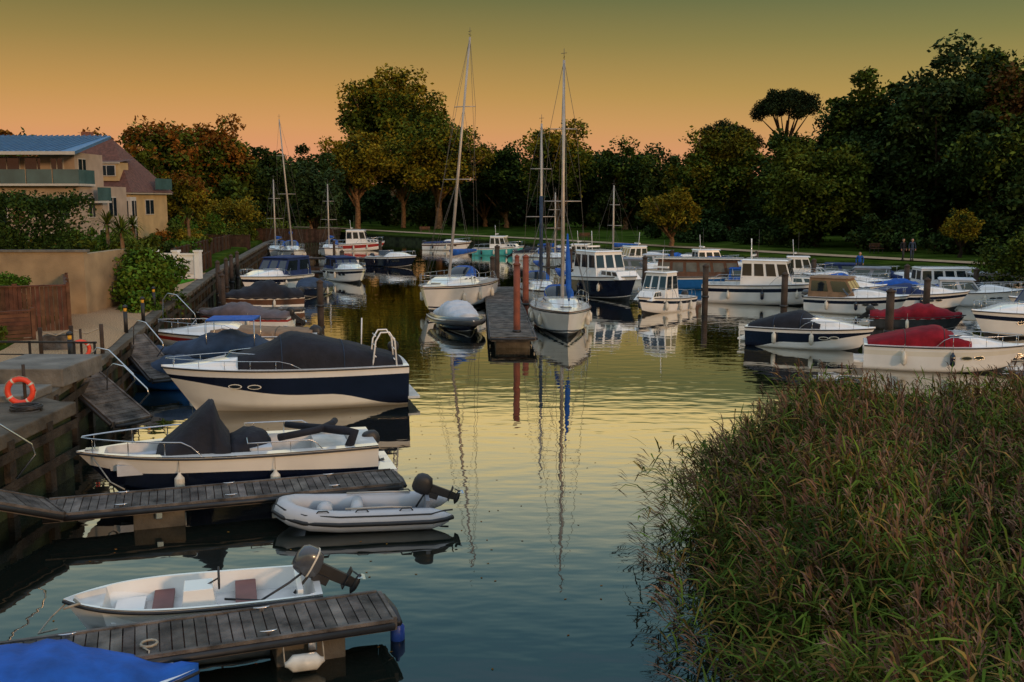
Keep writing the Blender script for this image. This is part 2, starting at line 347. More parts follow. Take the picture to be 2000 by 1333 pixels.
# ---- foreground boats
covered('tarpaulin_covered_boat',-6.15,10.7,16,4.9,1.9,.3,.36,cblue,h=.42,pk=.6,ob=False,keepbow=1.0,wd=1.08,drop=.24)
def open_dinghy():
    e=root('motor_dinghy',-4.55,13.66,0,196); H=Hull(3.5,1.4,.42,.5,.12,.3,.9,3.4)
    H.build(e,(lambda t:[.8],[white,white]),lambda t,u:(-.3 if (.04<t<.84 and abs(u)<.84) else (-.06 if t>=.84 and abs(u)<.7 and t<.96 else .01)),lambda t,u:(offw if abs(u)<.84 else white),N=26,NR=12,nu=24)
    mb=MB()
    mb.box((.45,0,.25),(.28,1.15,.07),redseat); mb.box((-.7,0,.27),(.3,1.15,.07),redseat)
    mb.box((-.05,.08,.34),(.5,.42,.42),white,tx=.8); mb.box((.9,0,.22),(.4,.9,.08),white)
    mb.tube(ring((-.33,.08,.62),.15,18,'x'),.017,blk,6); mb.tube([(-.33,-.07,.62),(-.33,.23,.62)],.012,blk,5); mb.tube([(-.33,.08,.62),(-.1,.08,.5)],.015,blk,5)
    mb.box((-1.45,0,.36),(.08,.9,.2),white); mb.obj('seats_and_console',e,.02); mb=MB()
    outboard(mb,(-1.75,0,.52),1.05,1.0,cowl=dgrey); mb.tube([(-1.6,0,.6),(-1.3,.25,.5),(-.9,.3,.3),(-.4,.1,.3)],.018,blk,5)
    mb.obj('outboard_motor',e); mb=MB()
    mb.tube([(1.65,0,.5),(1.9,.1,.3),(2.0,.5,.25),(1.7,.9,.45)],.013,rope,5); mb.tube([(1.6,.05,.5),(1.5,.3,.53),(1.7,.35,.5)],.02,rope,5); mb.obj('mooring_rope',e)
open_dinghy()
def inflatable():
    e=root('inflatable_dinghy',-2.9,18.0,0,188); mb=MB(); r=.195
    path=[(-1.75,-.55,.22),(-1.6,-.55,.21),(-1.35,-.55,.2),(-.6,-.55,.2),(.3,-.55,.21),(.8,-.5,.24),(1.15,-.34,.3),(1.32,-.12,.34),(1.32,.12,.34),(1.15,.34,.3),(.8,.5,.24),(.3,.55,.21),(-.6,.55,.2),(-1.35,.55,.2),(-1.6,.55,.21),(-1.75,.55,.22)]
    mb.tube(path,[.03,.12]+[r]*12+[.12,.03],hyp,16); mb.obj('buoyancy_tubes',e); mb=MB()
    for dz,rd in((.0,.042),(.13,.016)):
        q=[]
        for i,p in enumerate(path):
            a=Vector((p[0]-.3,p[1],0)); d=Vector((0,math.copysign(1,p[1]),0)) if p[0]<.5 else a.normalized()
            rr=([.03,.12]+[r]*12+[.12,.03])[i]; q.append(Vector(p)+d*(math.sqrt(max(0,rr*rr-dz*dz))+.002)+Vector((0,0,dz)))
        mb.tube(q,rd,blk,6)
    for sd in(1,-1):
        for x in(-.9,-.1,.6): mb.tube([(x-.12,sd*.6,.38),(x-.08,sd*.6,.43),(x+.08,sd*.6,.43),(x+.12,sd*.6,.38)],.014,blk,5)
        mb.tube([(-1.0,sd*.5,.41),(-.6,sd*.48,.43),(.2,sd*.5,.43)],.018,alu,6)
    mb.obj('rubbing_strake',e); mb=MB()
    mb.box((-.2,0,.12),(2.3,.8,.04),cgrey); mb.box((-1.3,0,.3),(.07,.95,.42),cgrey); mb.tube([(.0,-.42,.3),(.0,0,.31),(.0,.42,.3)],[.1,.12,.1],hyp,10)
    mb.tube([(.55,-.2,.26),(.6,0,.28),(.55,.2,.26)],[.12,.15,.12],hyp,10)
    mb.obj('floor_and_seat',e); mb=MB(); outboard(mb,(-1.38,0,.55),1.2,.88); mb.obj('outboard_motor',e)
inflatable()
def bowrider():
    e=root('bowrider_boat',-5.95,20.5,0,197); L=6.0; H=Hull(L,2.1,.84,.94,.25,.8,.86,2.7)
    H.build(e,(lambda t:[.2,.7+.07*math.sin(t*5.2-1.2)+.1*sst(.8,1,t)-.06],[antif,navy,white]),lambda t,u:(-.35 if ((.1<t<.9) and abs(u)<.72) else .02),lambda t,u:(offw if abs(u)<.72 and t<.9 else white),N=34,NR=24,nu=24)
    mb=MB(); X=lambda t:-L/2+L*t; z=.14
    arch(mb,resample([(X(.5),.85,.62+z,.95+z),(X(.53),.85,.62+z,1.25+z),(X(.55),.82,.62+z,1.68+z),(X(.565),.72,.62+z,1.72+z),(X(.64),.76,.62+z,1.3+z),(X(.72),.78,.65+z,.9+z),(X(.745),.75,.65+z,.7+z)],19),cblk,18,.75,wr=.02)
    arch(mb,resample([(X(.36),.25,.5+z,.8+z),(X(.38),.4,.5+z,1.0+z),(X(.44),.7,.5+z,1.08+z),(X(.5),.8,.55+z,.9+z)],12),cblk,14,.75,wr=.05)
    mb.tube([(X(.12),-.7,.95+z),(X(.14),-.2,1.0+z),(X(.2),.4,1.02+z),(X(.34),.7,.98+z)],.075,cblk,10); mb.tube([(X(.1),.75,.7+z),(X(.08),.7,.98+z),(X(.12),.5,1.0+z),(X(.3),-.5,.98+z)],[.1,.11,.1,.07],cblk,10)
    mb.obj('canvas_cover',e); mb=MB()
    H.rail(mb,.6,.985,.28,n=3,r=.016); H.rail(mb,.2,.45,.22,n=2,r=.013)
    for t in(.36,.68): p=H.pt(t,.6,1); fender(mb,(p[0],p[1]+.16,p[2]-.1),.4,.1)
    mb.box((-L/2-.2,0,.25),(.4,1.6,.08),white); outboard(mb,(-L/2+.05,0,.6),.3,.85)
    mb.box((X(.15),0,.65),(.7,1.4,.3),offw); mb.box((X(.95),0,.97),(.25,.2,.05),steel)
    for sd in(1,-1): mb.box((X(.8),sd*.42,.62),(.8,.3,.22),cwht); mb.box((X(.4),sd*.45,.72),(.45,.4,.4),cwht)
    mb.obj('rails_and_fittings',e,.015); mb=MB(); mb.tube([(2.7,.2,.9),(2.3,.9,.5),(2.0,1.5,.5)],.014,rope,5); mb.obj('mooring_rope',e)
bowrider()
e,H=sport('sports_cruiser',-6.6,28.7,195,6.9,2.5,1.22,1.32,'swoosh',navy,cblk,.88,'peak',c2=cream,ob=False,rail=.22,low=cream,arc=False,fend=False,plat=False,cs=1.16)
mb=MB(); mb.box((-3.6,0,.25),(.35,1.9,.07),offw)
for dy in(.35,1.0):
    mb.tube([(-2.4,dy,1.2),(-2.5,dy,1.95),(-2.65,dy,2.2),(-2.9,dy,2.2),(-3.05,dy,1.95),(-3.1,dy,1.2)],.026,white,6)
for z in(1.5,1.8,2.1): mb.tube([(-2.5,.35,z),(-2.5,1.0,z)],.02,white,6); mb.tube([(-3.05,.35,z-.1),(-3.05,1.0,z-.1)],.02,white,6)
mb.tube([(-2.2,-.2,1.2),(-2.25,-.2,2.5)],.02,white,5); mb.obj('radar_arch',e); mb=MB(); outboard(mb,(-3.2,-.5,1.4),.3,.75); mb.obj('auxiliary_motor',e)
# left bank boats
covered('covered_dayboat',-10.6,31.6,190,3.6,1.6,.5,.65,cslate,c2=blueh)
e,H=covered('covered_dayboat',-9.8,34.2,184,5.8,2.0,.65,.85,cslate,h=.75,pk=.5)
mb=MB(); mb.box((-.2,.2,1.95),(1.6,1.3,.05),cblue)
for a,b in((-1.0,-.4),(.6,-.4),(-1.0,.8),(.6,.8)): mb.tube([(a,b,.6),(a,b,1.95)],.018,steel,5)
mb.obj('bimini_frame',e)
sport('motor_cruiser',-10.8,38.4,186,6.4,2.2,.8,1.0,'stripe',redm,ctan,.55,'low')
covered('covered_dayboat',-12.8,47.2,178,4.6,1.8,.5,.65,cmauve,'stripe',redm,h=.55)
covered('covered_dayboat',-13.9,54.5,215,4.6,2.0,.7,.9,cblk,'band',teak,h=.8,pk=.4)
sport('motor_cruiser',-15.6,64.5,250,6.8,2.7,1.05,1.3,'stripe',navy,cnavy,.8,'full',ob=False)
covered('covered_dayboat',-12.6,62.5,262,4.2,1.7,.55,.7,cslate,'dark',navy,h=.5)
sport('motor_cruiser',-12.1,73.5,-60,5.8,2.3,.85,1.1,'stripe',navy,cnavy,.6,'full',ob=False)
sport('open_motorboat',-10.7,90,-35,5.4,2.1,.85,1.05,'dark',navy,None,rail=.4)
pilot('cabin_boat',-18.2,118,0,6.4,2.4,.8,1.1,'band',redm,cab=(.3,.7),ch=1.5)
sport('motor_cruiser',-7.6,119,-20,6.0,2.3,.8,1.1,'stripe',teak,cnavy,.5,'low')
pilot('cabin_boat',-1.4,108,-15,5.6,2.2,.75,1.05,'dark',turq,cab=(.35,.7),ch=1.2)
sport('motor_cruiser',4.4,104,-20,5.6,2.2,.75,1.05,'dark',turq,cnavy,.6,'low')
# yachts
yacht('sailing_yacht',-3.25,55.5,-107,9.2,3.2,1.3,1.55,14.5,lean=1.3,spray=cblue)
yacht('sailing_yacht',2.3,46.4,-88,8.4,2.8,1.0,1.25,12.15,jib=cblue,sail=cblue,furl=.3)
yacht('sailing_yacht',1.6,57.5,-84,7.2,2.4,.9,1.1,10.2,lower=cslate)
yacht('sailing_yacht',-21.8,99,-75,8,2.6,1,1.2,13.6,lean=-.9,rake=.6)
yacht('sailing_yacht',3.6,90,-60,6.5,2.3,.8,1.0,6.6)
yacht('sailing_yacht',9.3,88,-140,7,2.4,.85,1.05,7.2)
yacht('sailing_yacht',-24.5,104,-90,6.5,2.3,.8,1.0,8)
yacht('sailing_yacht',-19.5,107,-90,6.5,2.3,.8,1.0,7.6)
# rib
e,H=covered('rigid_inflatable_boat',-2.45,46.2,-72,4.6,1.8,.5,.7,cwht,'dark',navy,h=.7,pk=.4,ob=False,keepbow=.85,wd=.9,drop=0)
mb=MB(); q=[]
for sd in(1,-1):
    w=[H.pt(i/14,1,sd) for i in range(15)]; w=[(p[0],p[1]*1.06,p[2]-.1) for p in w]; q+= w if sd==1 else w[::-1]
mb.tube(q,[.08]+[.21]*28+[.08],dgrey,10); mb.tube([(p[0]*1.05,p[1]*1.2,p[2]+.05) for p in q],.035,white,5); mb.obj('buoyancy_tubes',e)
# right bank boats
pilot('cabin_cruiser',5.5,61.5,-62,7.6,2.8,1.25,1.55,'dark',navy,cab=(.3,.66),ch=1.5,ns=3)
pilot('pilot_boat',8.1,53.6,-130,4.6,2.0,.7,.95,'stripe',navy,cab=(.4,.72),ch=1.35,ns=2,ob=True)
pilot('cabin_cruiser',15.1,57.5,-22,7.8,2.8,1.1,1.4,'stripe',navy,cab=(.28,.66),ch=1.35,ns=4)
sport('sports_cruiser',12.2,40.3,-28,5.0,2.0,.82,.95,'swoosh',navy,cblk,.62,'peak',ob=False,arc=False,rail=.28)
sport('sports_cruiser',15.3,35.0,-18,5.3,2.2,.9,1.0,'stripe',cream,cred,.6,'peak',ob=False,rail=.33,arc=False,cs=1.1)
sport('motor_cruiser',18.3,52.5,-35,5.2,2.2,.85,1.1,'stripe',navy,ctan,.7,'full')
covered('covered_dayboat',18.9,46.2,-20,4.2,1.7,.6,.75,cred,'dark',antif,h=.5)
sport('motor_cruiser',22.4,55,-20,5.4,2.2,.8,1.05,'stripe',navy,cnavy,.5,'peak')
sport('motor_cruiser',23.0,44.0,200,6.6,2.5,1.0,1.25,'stripe',navy,cnavy,.75,'full')
e=root('river_launch',12.9,67.5,0,-12); H=Hull(8,2.6,.8,1.1,.3,.6,.85,2.8); H.build(e,hstyle('dark',blueh),lambda t,u:.03,None,N=16,NR=10)
mb=MB(); frustum(mb,-3.0,2.6,1.05,.8,1.95,.3,.1,.08,teak,mt('cabin_pane',(.10,.12,.12),.08,2,.3),6,3,v0=.35); mb.box((-.2,0,2.06),(5.9,2.3,.05),white); mb.obj('cabin',e); mb=MB(); H.rail(mb,.7,.985,.5); mb.tube([(3.2,0,1),(3.2,0,3.4)],.03,white,5); mb.obj('rails',e)
for (x,y,hd,ty) in [(7.2,84,-20,'s'),(10.6,86,-160,'p'),(13.0,82,-25,'s'),(15.5,80,10,'p'),(17.3,77,-30,'s'),(19.5,78,-150,'s'),(20.2,70.5,-15,'p'),(23.3,73,-20,'c'),(25.6,66.5,-25,'s'),(24.3,61.5,160,'c'),(27.8,63,0,'w'),(31,61.5,-5,'s'),(32.5,57.5,0,'c'),(5.2,97,-30,'s'),(8.5,93,0,'c'),(16.3,70.8,170,'c'),(17,65.5,-20,'s'),(2.6,99,-10,'s'),(21.5,63.5,-25,'s'),(26.6,56.5,-20,'s'),(28.6,52,190,'s'),(10.5,76,-30,'s'),(12.4,92,-20,'s'),(15.0,88,-20,'s'),(22.6,67,160,'s'),(20.0,59.5,-20,'s'),(14.6,75,-20,'s'),(6.2,90,-20,'p'),(18.5,82.5,-30,'c'),(24.5,70,-20,'s')]:
    L=R.uniform(4.6,6.0); c=R.choice([navy,blueh,redm,navy,turq]); cv=R.choice([cnavy,cblue,cblk,cwht,cblue,cnavy,cgrey])
    if ty=='s': sport('motor_cruiser',x,y,hd,L,2.1,.75,1.0,R.choice(['stripe','plain','plain']),c,cv,.5,R.choice(['full','full','peak']),far=True)
    elif ty=='p': pilot('cabin_boat',x,y,hd,L,2.1,.75,1.05,R.choice(['stripe','dark']),c,ch=1.15)
    elif ty=='w': pilot('cabin_boat',x,y,hd,5.6,2.2,.6,.8,'plain',c,cab=(.1,.8),ch=1.05,ns=5,trunk=False,mast=False)
    else: covered('covered_dayboat',x,y,hd,L*.85,1.9,.6,.75,cv,R.choice(['stripe','dark','plain']),c)
# ------------------------------------------------------------ jetties, piles
def jetty(name,x0,y0,x1,y1,w,z=.45,z1=None,floats=True,pw=.145,edge=True):
    z1=z if z1 is None else z1; L=math.hypot(x1-x0,y1-y0); e=root(name,x0,y0,z,math.degrees(math.atan2(y1-y0,x1-x0)),-math.degrees(math.atan2(z1-z,L)))
    LL=math.hypot(L,z1-z); mb=MB(); n=int(LL/pw)
    for i in range(n): mb.box(((i+.5)*LL/n,R.uniform(-.012,.012),R.uniform(-.005,.005)),(LL/n-.016,w,.035),woodd,R.uniform(-.006,.006))
    mb.obj('planks',e); mb=MB()
    if edge:
        for s in(1,-1): mb.box((LL/2,s*(w/2+.03),-.04),(LL,.055,.16),woodd); mb.tube([(0,s*(w/2+.08),-.05),(LL,s*(w/2+.08),-.05)],.05,blk,6)
        mb.box((LL+.03,0,-.05),(.055,w,.18),woodd); mb.tube([(LL+.08,-w/2,-.05),(LL+.12,0,-.05),(LL+.08,w/2,-.05)],.05,blk,6)
    mb.box((LL/2,0,-.09),(LL*.98,w*.7,.12),woodb)
    if floats:
        for k in range(3):
            for s in(1,-1):
                xx=LL*(.2+.3*k); yy=s*(w/2-.08); mb.tube([(xx-.11,yy,.075),(xx-.05,yy,.065),(xx+.05,yy,.065),(xx+.11,yy,.075)],[.008,.014,.014,.008],steel,6); mb.box((xx,yy,.038),(.06,.03,.05),steel)
    mb.obj('frame',e)
    if floats:
        mb=MB(); k=max(2,int(L/2.3))
        for i in range(k): 
            xx=(i+.6)*L/k; mb.box((xx,0,-.36),(.9,w*.8,.42),qstone)
            for s in(1,-1): mb.box((xx,s*(w/2+.01),-.17),(.12,.05,.16),steel)
        mb.obj('floats',e,.02)
    return e
j1=jetty('jetty',-9.3,10.25,-1.75,13.05,.95)
mb=MB(); mb.tube([(6.6,-.66,-.3),(6.64,-.66,-.3),(6.7,-.66,-.3),(7.0,-.66,-.31),(7.06,-.66,-.31),(7.1,-.66,-.3)],[.03,.05,.11,.11,.05,.03],fendw,10); mb.tube([(6.6,-.66,-.3),(6.6,-.5,.0)],.01,rope,4); mb.tube([(7.1,-.66,-.3),(7.1,-.5,.0)],.01,rope,4)
mb.tube([(7.75,.0,0),(8.0,-.05,-.1),(8.18,-.1,-.22)],.01,rope,4); fender(mb,(8.2,-.1,-.36),.34,.1,fendb,.05); mb.tube([(4.9,-.2,.03),(5.0,-.45,.06),(4.95,-.6,-.25),(4.5,-.85,-.3)],.013,rope,5); mb.tube(ring((5.0,-.2,.05),.1,10,'z'),.018,rope,5); mb.obj('fenders',j1)
jetty('jetty',-8.45,17.45,-2.35,19.5,.98)
jetty('gangway',-10.4,15.6,-8.3,17.4,1.1,1.6,.5,floats=False)
jetty('pontoon_walkway',-.75,63,.05,39.6,1.75,.5,pw=.2)
jetty('gangway',-11.6,26.0,-9.6,24.6,1.0,1.55,.5,floats=False); jetty('gangway',-12.6,32.5,-10.8,30.6,.9,1.55,.5,floats=False)
jetty('jetty',-16,50.5,-10.8,50.9,.9); jetty('jetty',-13.8,43.5,-9,42.6,.9); jetty('jetty',-20.5,78,-13.5,77,1.0,pw=.25); jetty('jetty',-21,96,-13,95,1.0,pw=.25)
jetty('jetty',18,64,38,58.5,1.2,pw=.3); jetty('jetty',5,80,25,69.5,1.2,pw=.3); jetty('jetty',24,50.5,32,48,1.1,pw=.3); jetty('jetty',1,101,14,90,1.2,pw=.3)
def pile(x,y,h,m=piled,r=.17):
    e=root('mooring_pile',x,y,0); mb=MB(); mb.tube([(0,0,-1),(0,0,.3),(0,0,h*.6),(0,0,h-.05)],[r,r,r*.97,r*.95],m,10); mb.tube([(0,0,h-.05),(0,0,h),(0,0,h+.12)],[r*1.12,r*1.12,.03],m,10); mb.tube([(0,0,.5),(0,0,.62)],r*1.25,blk,10); mb.obj('post',e)
pile(.2,41.2,3.35,piler,.15); pile(.72,52,3.05,piler,.17); pile(-.95,64,3.0); pile(2.9,80,2.5); pile(-1.3,66,2.2); pile(.3,60,2.6,piler,.15)
for x,y,h in [(8.8,66,2.2),(10.9,56,2.3),(14.0,51,2.2),(15.65,41,2.25),(20.6,68,1.9),(18.6,76,2.0),(4.2,72,2.4),(24.6,62,1.9),(12.5,78,2.0),(28,60,1.8),(20.9,50,2.0),(-9.9,51.2,1.8),(-13.2,77.5,2.0),(-12.6,95.5,2.0),(-17,77.3,1.8),(-17,95.4,2),(-14.6,50.1,2.2),(-15.4,52.5,2.2),(-17.0,57.5,2.4),(-17.8,62,2.3),(-18.6,66,2.3),(-19.3,70,2.3)]: pile(x,y,h,piled,.13 if x<-14 else .17)
# ------------------------------------------------------------ terrain, water
river=[(-9.6,-40),(-9.6,21.2),(-10.6,22),(-11.5,27.5),(-12.8,34),(-14.2,40),(-15.6,48),(-18,60),(-20.5,75),(-23,90),(-25.5,105),(-28,130),(-27,158),(-20,146),(-10,134),(0,121),(12,101),(22,86),(30,74),(36,66),(44,58),(48,50),(34,40),(28,30),(22,20),(16,5),(14,-40)]
P=np.array(river)
def sdist(x,y):
    A=P; B=np.roll(P,-1,0); d=np.full(x.shape,1e9); ins=np.zeros(x.shape,bool)
    for a,b in zip(A,B):
        ab=b-a; t=np.clip(((x-a[0])*ab[0]+(y-a[1])*ab[1])/(ab@ab),0,1); d=np.minimum(d,np.hypot(x-a[0]-t*ab[0],y-a[1]-t*ab[1]))
        c=((a[1]>y)!=(b[1]>y)); xx=a[0]+(y-a[1])*ab[0]/(ab[1] if abs(ab[1])>1e-9 else 1e-9); ins^=(c&(x<xx))
    return np.where(ins,-d,d)
def hland(x,y): return 1.0+.52*(x<-9)*(y<118)
def axis(a,b,st,far): 
    m=np.arange(a,b+.01,st); l=a-np.array([far,far*.5,far*.25,40,20,8,3]); r=b+np.array([3,8,20,40,far*.25,far*.5,far]); return np.concatenate([l,m,r])
gx=axis(-48,60,1.0,800); gy=axis(-5,172,1.0,900)
GX,GY=np.meshgrid(gx,gy); sd=sdist(GX,GY); k=np.clip((sd-.9)/.3,0,1); Z=-1.5+k*(hland(GX,GY)+1.5)+np.where(sd>3,.04*np.sin(GX*.7)*np.cos(GY*.5),0)
nx,ny=len(gx),len(gy)
def npmesh(name,V,Fq,mats,mi=None,par=None,smooth=False):
    me=bpy.data.meshes.new(name); n=len(V); m=len(Fq); me.vertices.add(n); me.vertices.foreach_set('co',V.astype(np.float32).ravel())
    me.loops.add(m*4); me.loops.foreach_set('vertex_index',Fq.astype(np.int32).ravel()); me.polygons.add(m)
    me.polygons.foreach_set('loop_start',np.arange(0,m*4,4,dtype=np.int32))
    for q in mats: me.materials.append(q)
    if mi is not None: me.polygons.foreach_set('material_index',mi.astype(np.int32))
    if not smooth: me.polygons.foreach_set('use_smooth',np.zeros(m,bool))
    me.update(calc_edges=True); me.validate(); ob=bpy.data.objects.new(name,me); sc.collection.objects.link(ob)
    if par: ob.parent=par
    return ob
idx=np.arange(nx*ny).reshape(ny,nx); Fq=np.stack([idx[:-1,:-1],idx[:-1,1:],idx[1:,1:],idx[1:,:-1]],-1).reshape(-1,4)
grass=mt('grass',(.02,.045,.006),1.0,.35,.4,bump=.3,bs=10,c2=(.042,.066,.010),spec=0)
npmesh('ground',np.stack([GX,GY,Z],-1).reshape(-1,3),Fq,[grass])
wm=bpy.data.materials.new('water'); wm.use_nodes=True; N=wm.node_tree.nodes; K=wm.node_tree.links; N.clear()
o=N.new('ShaderNodeOutputMaterial'); mx=N.new('ShaderNodeMixShader'); df=N.new('ShaderNodeBsdfDiffuse'); gl=N.new('ShaderNodeBsdfGlossy'); fr=N.new('ShaderNodeFresnel'); mu=N.new('ShaderNodeMath'); mu.operation='MULTIPLY'; mu.use_clamp=True
df.inputs['Color'].default_value=(.006,.009,.007,1); gl.inputs['Roughness'].default_value=.02; gl.inputs['Color'].default_value=(.97,.96,.92,1); fr.inputs['IOR'].default_value=1.36; mu.inputs[1].default_value=1.85
tc=N.new('ShaderNodeTexCoord')
mp=N.new('ShaderNodeMapping'); mp.inputs['Scale'].default_value=(.5,1,1); K.new(tc.outputs['Object'],mp.inputs['Vector'])
n1=N.new('ShaderNodeTexNoise'); n1.inputs['Scale'].default_value=2.0; n1.inputs['Detail'].default_value=2; n1.inputs['Roughness'].default_value=.4
n2=N.new('ShaderNodeTexNoise'); n2.inputs['Scale'].default_value=.12; n2.inputs['Detail'].default_value=2
mm=N.new('ShaderNodeMapRange'); mm.inputs['From Min'].default_value=.35; mm.inputs['From Max'].default_value=.65; mm.inputs['To Min'].default_value=.3; mm.inputs['To Max'].default_value=1
K.new(mp.outputs[0],n1.inputs['Vector']); K.new(mp.outputs[0],n2.inputs['Vector']); K.new(n2.outputs['Fac'],mm.inputs['Value'])
m2=N.new('ShaderNodeMath'); m2.operation='MULTIPLY'; K.new(n1.outputs['Fac'],m2.inputs[0]); K.new(mm.outputs[0],m2.inputs[1])
bp=N.new('ShaderNodeBump'); bp.inputs['Strength'].default_value=1; bp.inputs['Distance'].default_value=.012; K.new(m2.outputs[0],bp.inputs['Height'])
for q in(gl,fr): K.new(bp.outputs['Normal'],q.inputs['Normal'])
K.new(fr.outputs[0],mu.inputs[0]); K.new(mu.outputs[0],mx.inputs['Fac']); K.new(df.outputs[0],mx.inputs[1]); K.new(gl.outputs[0],mx.inputs[2]); K.new(mx.outputs[0],o.inputs['Surface'])
mb=MB(); mb.add([(-60,-60,0),(80,-60,0),(80,190,0),(-60,190,0)],[(0,1,2,3)],wm); mb.obj('water')
def offset(pts,d):
    out=[]
    for i,p in enumerate(pts):
        a=Vector(pts[max(0,i-1)]); b=Vector(pts[min(len(pts)-1,i+1)]); t=(b-a).normalized(); out.append((p[0]-t.y*d,p[1]+t.x*d))
    return out
def wall(name,pts,z0,z1,m,cap,capw,post=None,sp=1.6):
    e=root(name); mb=MB(); mb.loft([[(p[0],p[1],z0) for p in pts],[(p[0],p[1],z1) for p in pts]],m,sm=False)
    q=offset(pts,capw); f=offset(pts,-.08)
    mb.loft([[(p[0],p[1],z1-.14) for p in f],[(p[0],p[1],z1+.03) for p in f],[(p[0],p[1],z1+.03) for p in q]],cap,sm=False)
    if post:
        for a,b in zip(pts[:-1],pts[1:]):
            L=math.hypot(b[0]-a[0],b[1]-a[1])
            for i in range(int(L/sp)): t=(i+.5)*sp/L; mb.box((a[0]+(b[0]-a[0])*t,a[1]+(b[1]-a[1])*t,(z0+z1)/2-.1),(.24,.24,z1-z0+.05),post,math.atan2(b[1]-a[1],b[0]-a[0]))
        for zz in(.5,1.1):
            if zz<z1: mb.loft([[(p[0],p[1],zz) for p in offset(pts,-.15)],[(p[0],p[1],zz+.2) for p in offset(pts,-.15)]],post,sm=False)
    mb.obj('wall',e)
wetw=mt('quay_wall_wet',(.015,.017,.011),.8,1.5,.5,bump=.6,c2=(.03,.04,.017),spec=.15)
quayt=mt('quay_timber',(.028,.022,.017),.85,2,.5,bump=.7,c2=(.045,.035,.026),spec=.15)
gravel=mt('gravel',(.32,.19,.10),.95,25,.45,bump=.8,bs=60,c2=(.5,.33,.19),spec=.05)
wall('quay_wall',river[:13],-1.2,1.55,wetw,qstone,.5,quayt)
wall('river_bank_wall',river[12:23],-1.2,.9,wetw,mt('bank_edge',(.03,.045,.012),1,3,.4,spec=0),1.7)
def strip(name,pts,w,z,m):
    a=offset(pts,w/2); b=offset(pts,-w/2); mb=MB(); mb.loft([[(p[0],p[1],z) for p in b],[(p[0],p[1],z) for p in a]],m,sm=False); mb.obj(name)
strip('gravel_path',[(-12.9,25.7),(-13.6,29.5),(-14.7,34),(-16.0,40),(-17.6,48),(-20.0,60)],3.0,1.6,gravel)
strip('footpath',[(-60,190),(-32,176),(-22,160),(-10,143),(2,128),(14,109.5),(24.5,94),(33,82),(39.5,74),(50,64),(70,55)],2.6,1.1,mt('footpath_tan',(.34,.25,.16),.95,2,.2,spec=0))
mb=MB(); mb.box((-12.1,16.5,1.5),(5.2,9.6,.28),qstone); mb.box((-11.65,24.4,1.8),(2.0,2.3,.45),conc); mb.box((-11.7,21.9,1.68),(2.2,1.4,.2),conc); mb.obj('stone_landing',None,.03)
def buoy(x,y,z,s=1,post=True,rz=0):
    e=root('lifebuoy',x,y,z,rz); mb=MB(); R0=.27*s; n=32; pts=ring((0,0,0),R0,n,'y'); mb.tube(pts,.062*s,orange,10,False)
    for k in range(4):
        a0=k*math.pi/2+.5; mb.tube([(R0*math.cos(a0+i*.04),0,R0*math.sin(a0+i*.04)) for i in range(5)],.065*s,fendw,10)
    mb.tube(ring((0,-.02,0),R0*1.28,12,'y'),.008,rope,4)
    if post: mb.tube([(.05,.12,-.6),(.05,.12,.55)],.035,piled,6)
    mb.obj('ring',e)
buoy(-10.5,20.9,1.95,.95,True,8); buoy(-11.75,26.8,1.95,.85,True,35)
e=root('metal_railing',-13.9,26.0,1.6,-3); mb=MB()
for xx in(0,1.2,2.4,2.95): mb.box((xx,0,.35),(.05,.05,.72),blk)
mb.box((1.48,0,.68),(3.05,.05,.05),blk); mb.box((1.48,0,.35),(3.0,.025,.03),blk); mb.obj('rail',e)
e=root('rope_barrier',-13.2,27.6,1.6,30); mb=MB()
for xx in(0,.8,1.6): mb.tube([(xx,0,0),(xx,0,.85)],.06,piled,6)
mb.tube([(0,0,.75),(.4,0,.6),(.8,0,.75),(1.2,0,.6),(1.6,0,.75)],.02,rope,5); mb.obj('posts',e)
for x,y in[(-11.65,26.3),(-12.75,33),(-13.2,35.8),(-14.3,40)]:
    e=root('bollard_light',x-.15,y,1.58); mb=MB(); mb.tube([(0,0,0),(0,0,.72)],.07,blk,8); mb.tube([(0,0,.72),(0,0,.84)],.055,yellow,8); mb.tube([(0,0,.84),(0,0,.9),(0,0,.94)],[.09,.09,.03],blk,8); mb.obj('post',e)
def hose(x,y,z):
    e=root('coiled_hose',x,y,z); mb=MB(); mb.tube([(.3*math.cos(a)*(1+.1*math.sin(a*.7)),.25*math.sin(a),.03+.012*a/3) for a in [i*.5 for i in range(52)]],.025,blk,5); mb.obj('coil',e)
hose(-10.1,20.3,1.64)
bedsoil=mt('soil',(.05,.035,.02),.95,3,.3)
e=root('timber_planter',-13.5,29.3,1.6,15); mb=MB(); mb.box((0,0,.2),(.8,.5,.4),woodd); mb.box((0,0,.41),(.7,.4,.03),bedsoil); mb.obj('box',e)
def hand(x,y,z,rz,s=1):
    e=root('boarding_handrail',x,y,z,rz); mb=MB(); mb.tube([(0,0,0),(.05,0,.75*s),(.3,0,1.0*s),(.7,0,.95*s),(1.5,0,.25*s),(1.55,0,.05),(1.2,0,-.35*s)],.02,steel,6); mb.obj('rail',e)
hand(-10.0,16.9,1.3,38); hand(-11.0,25.6,1.4,-25,.8); hand(-12.1,31.5,1.4,-35,.8); hand(-13.6,38.5,1.4,-20,1); hand(-10.3,24.9,1.2,-30,.7)
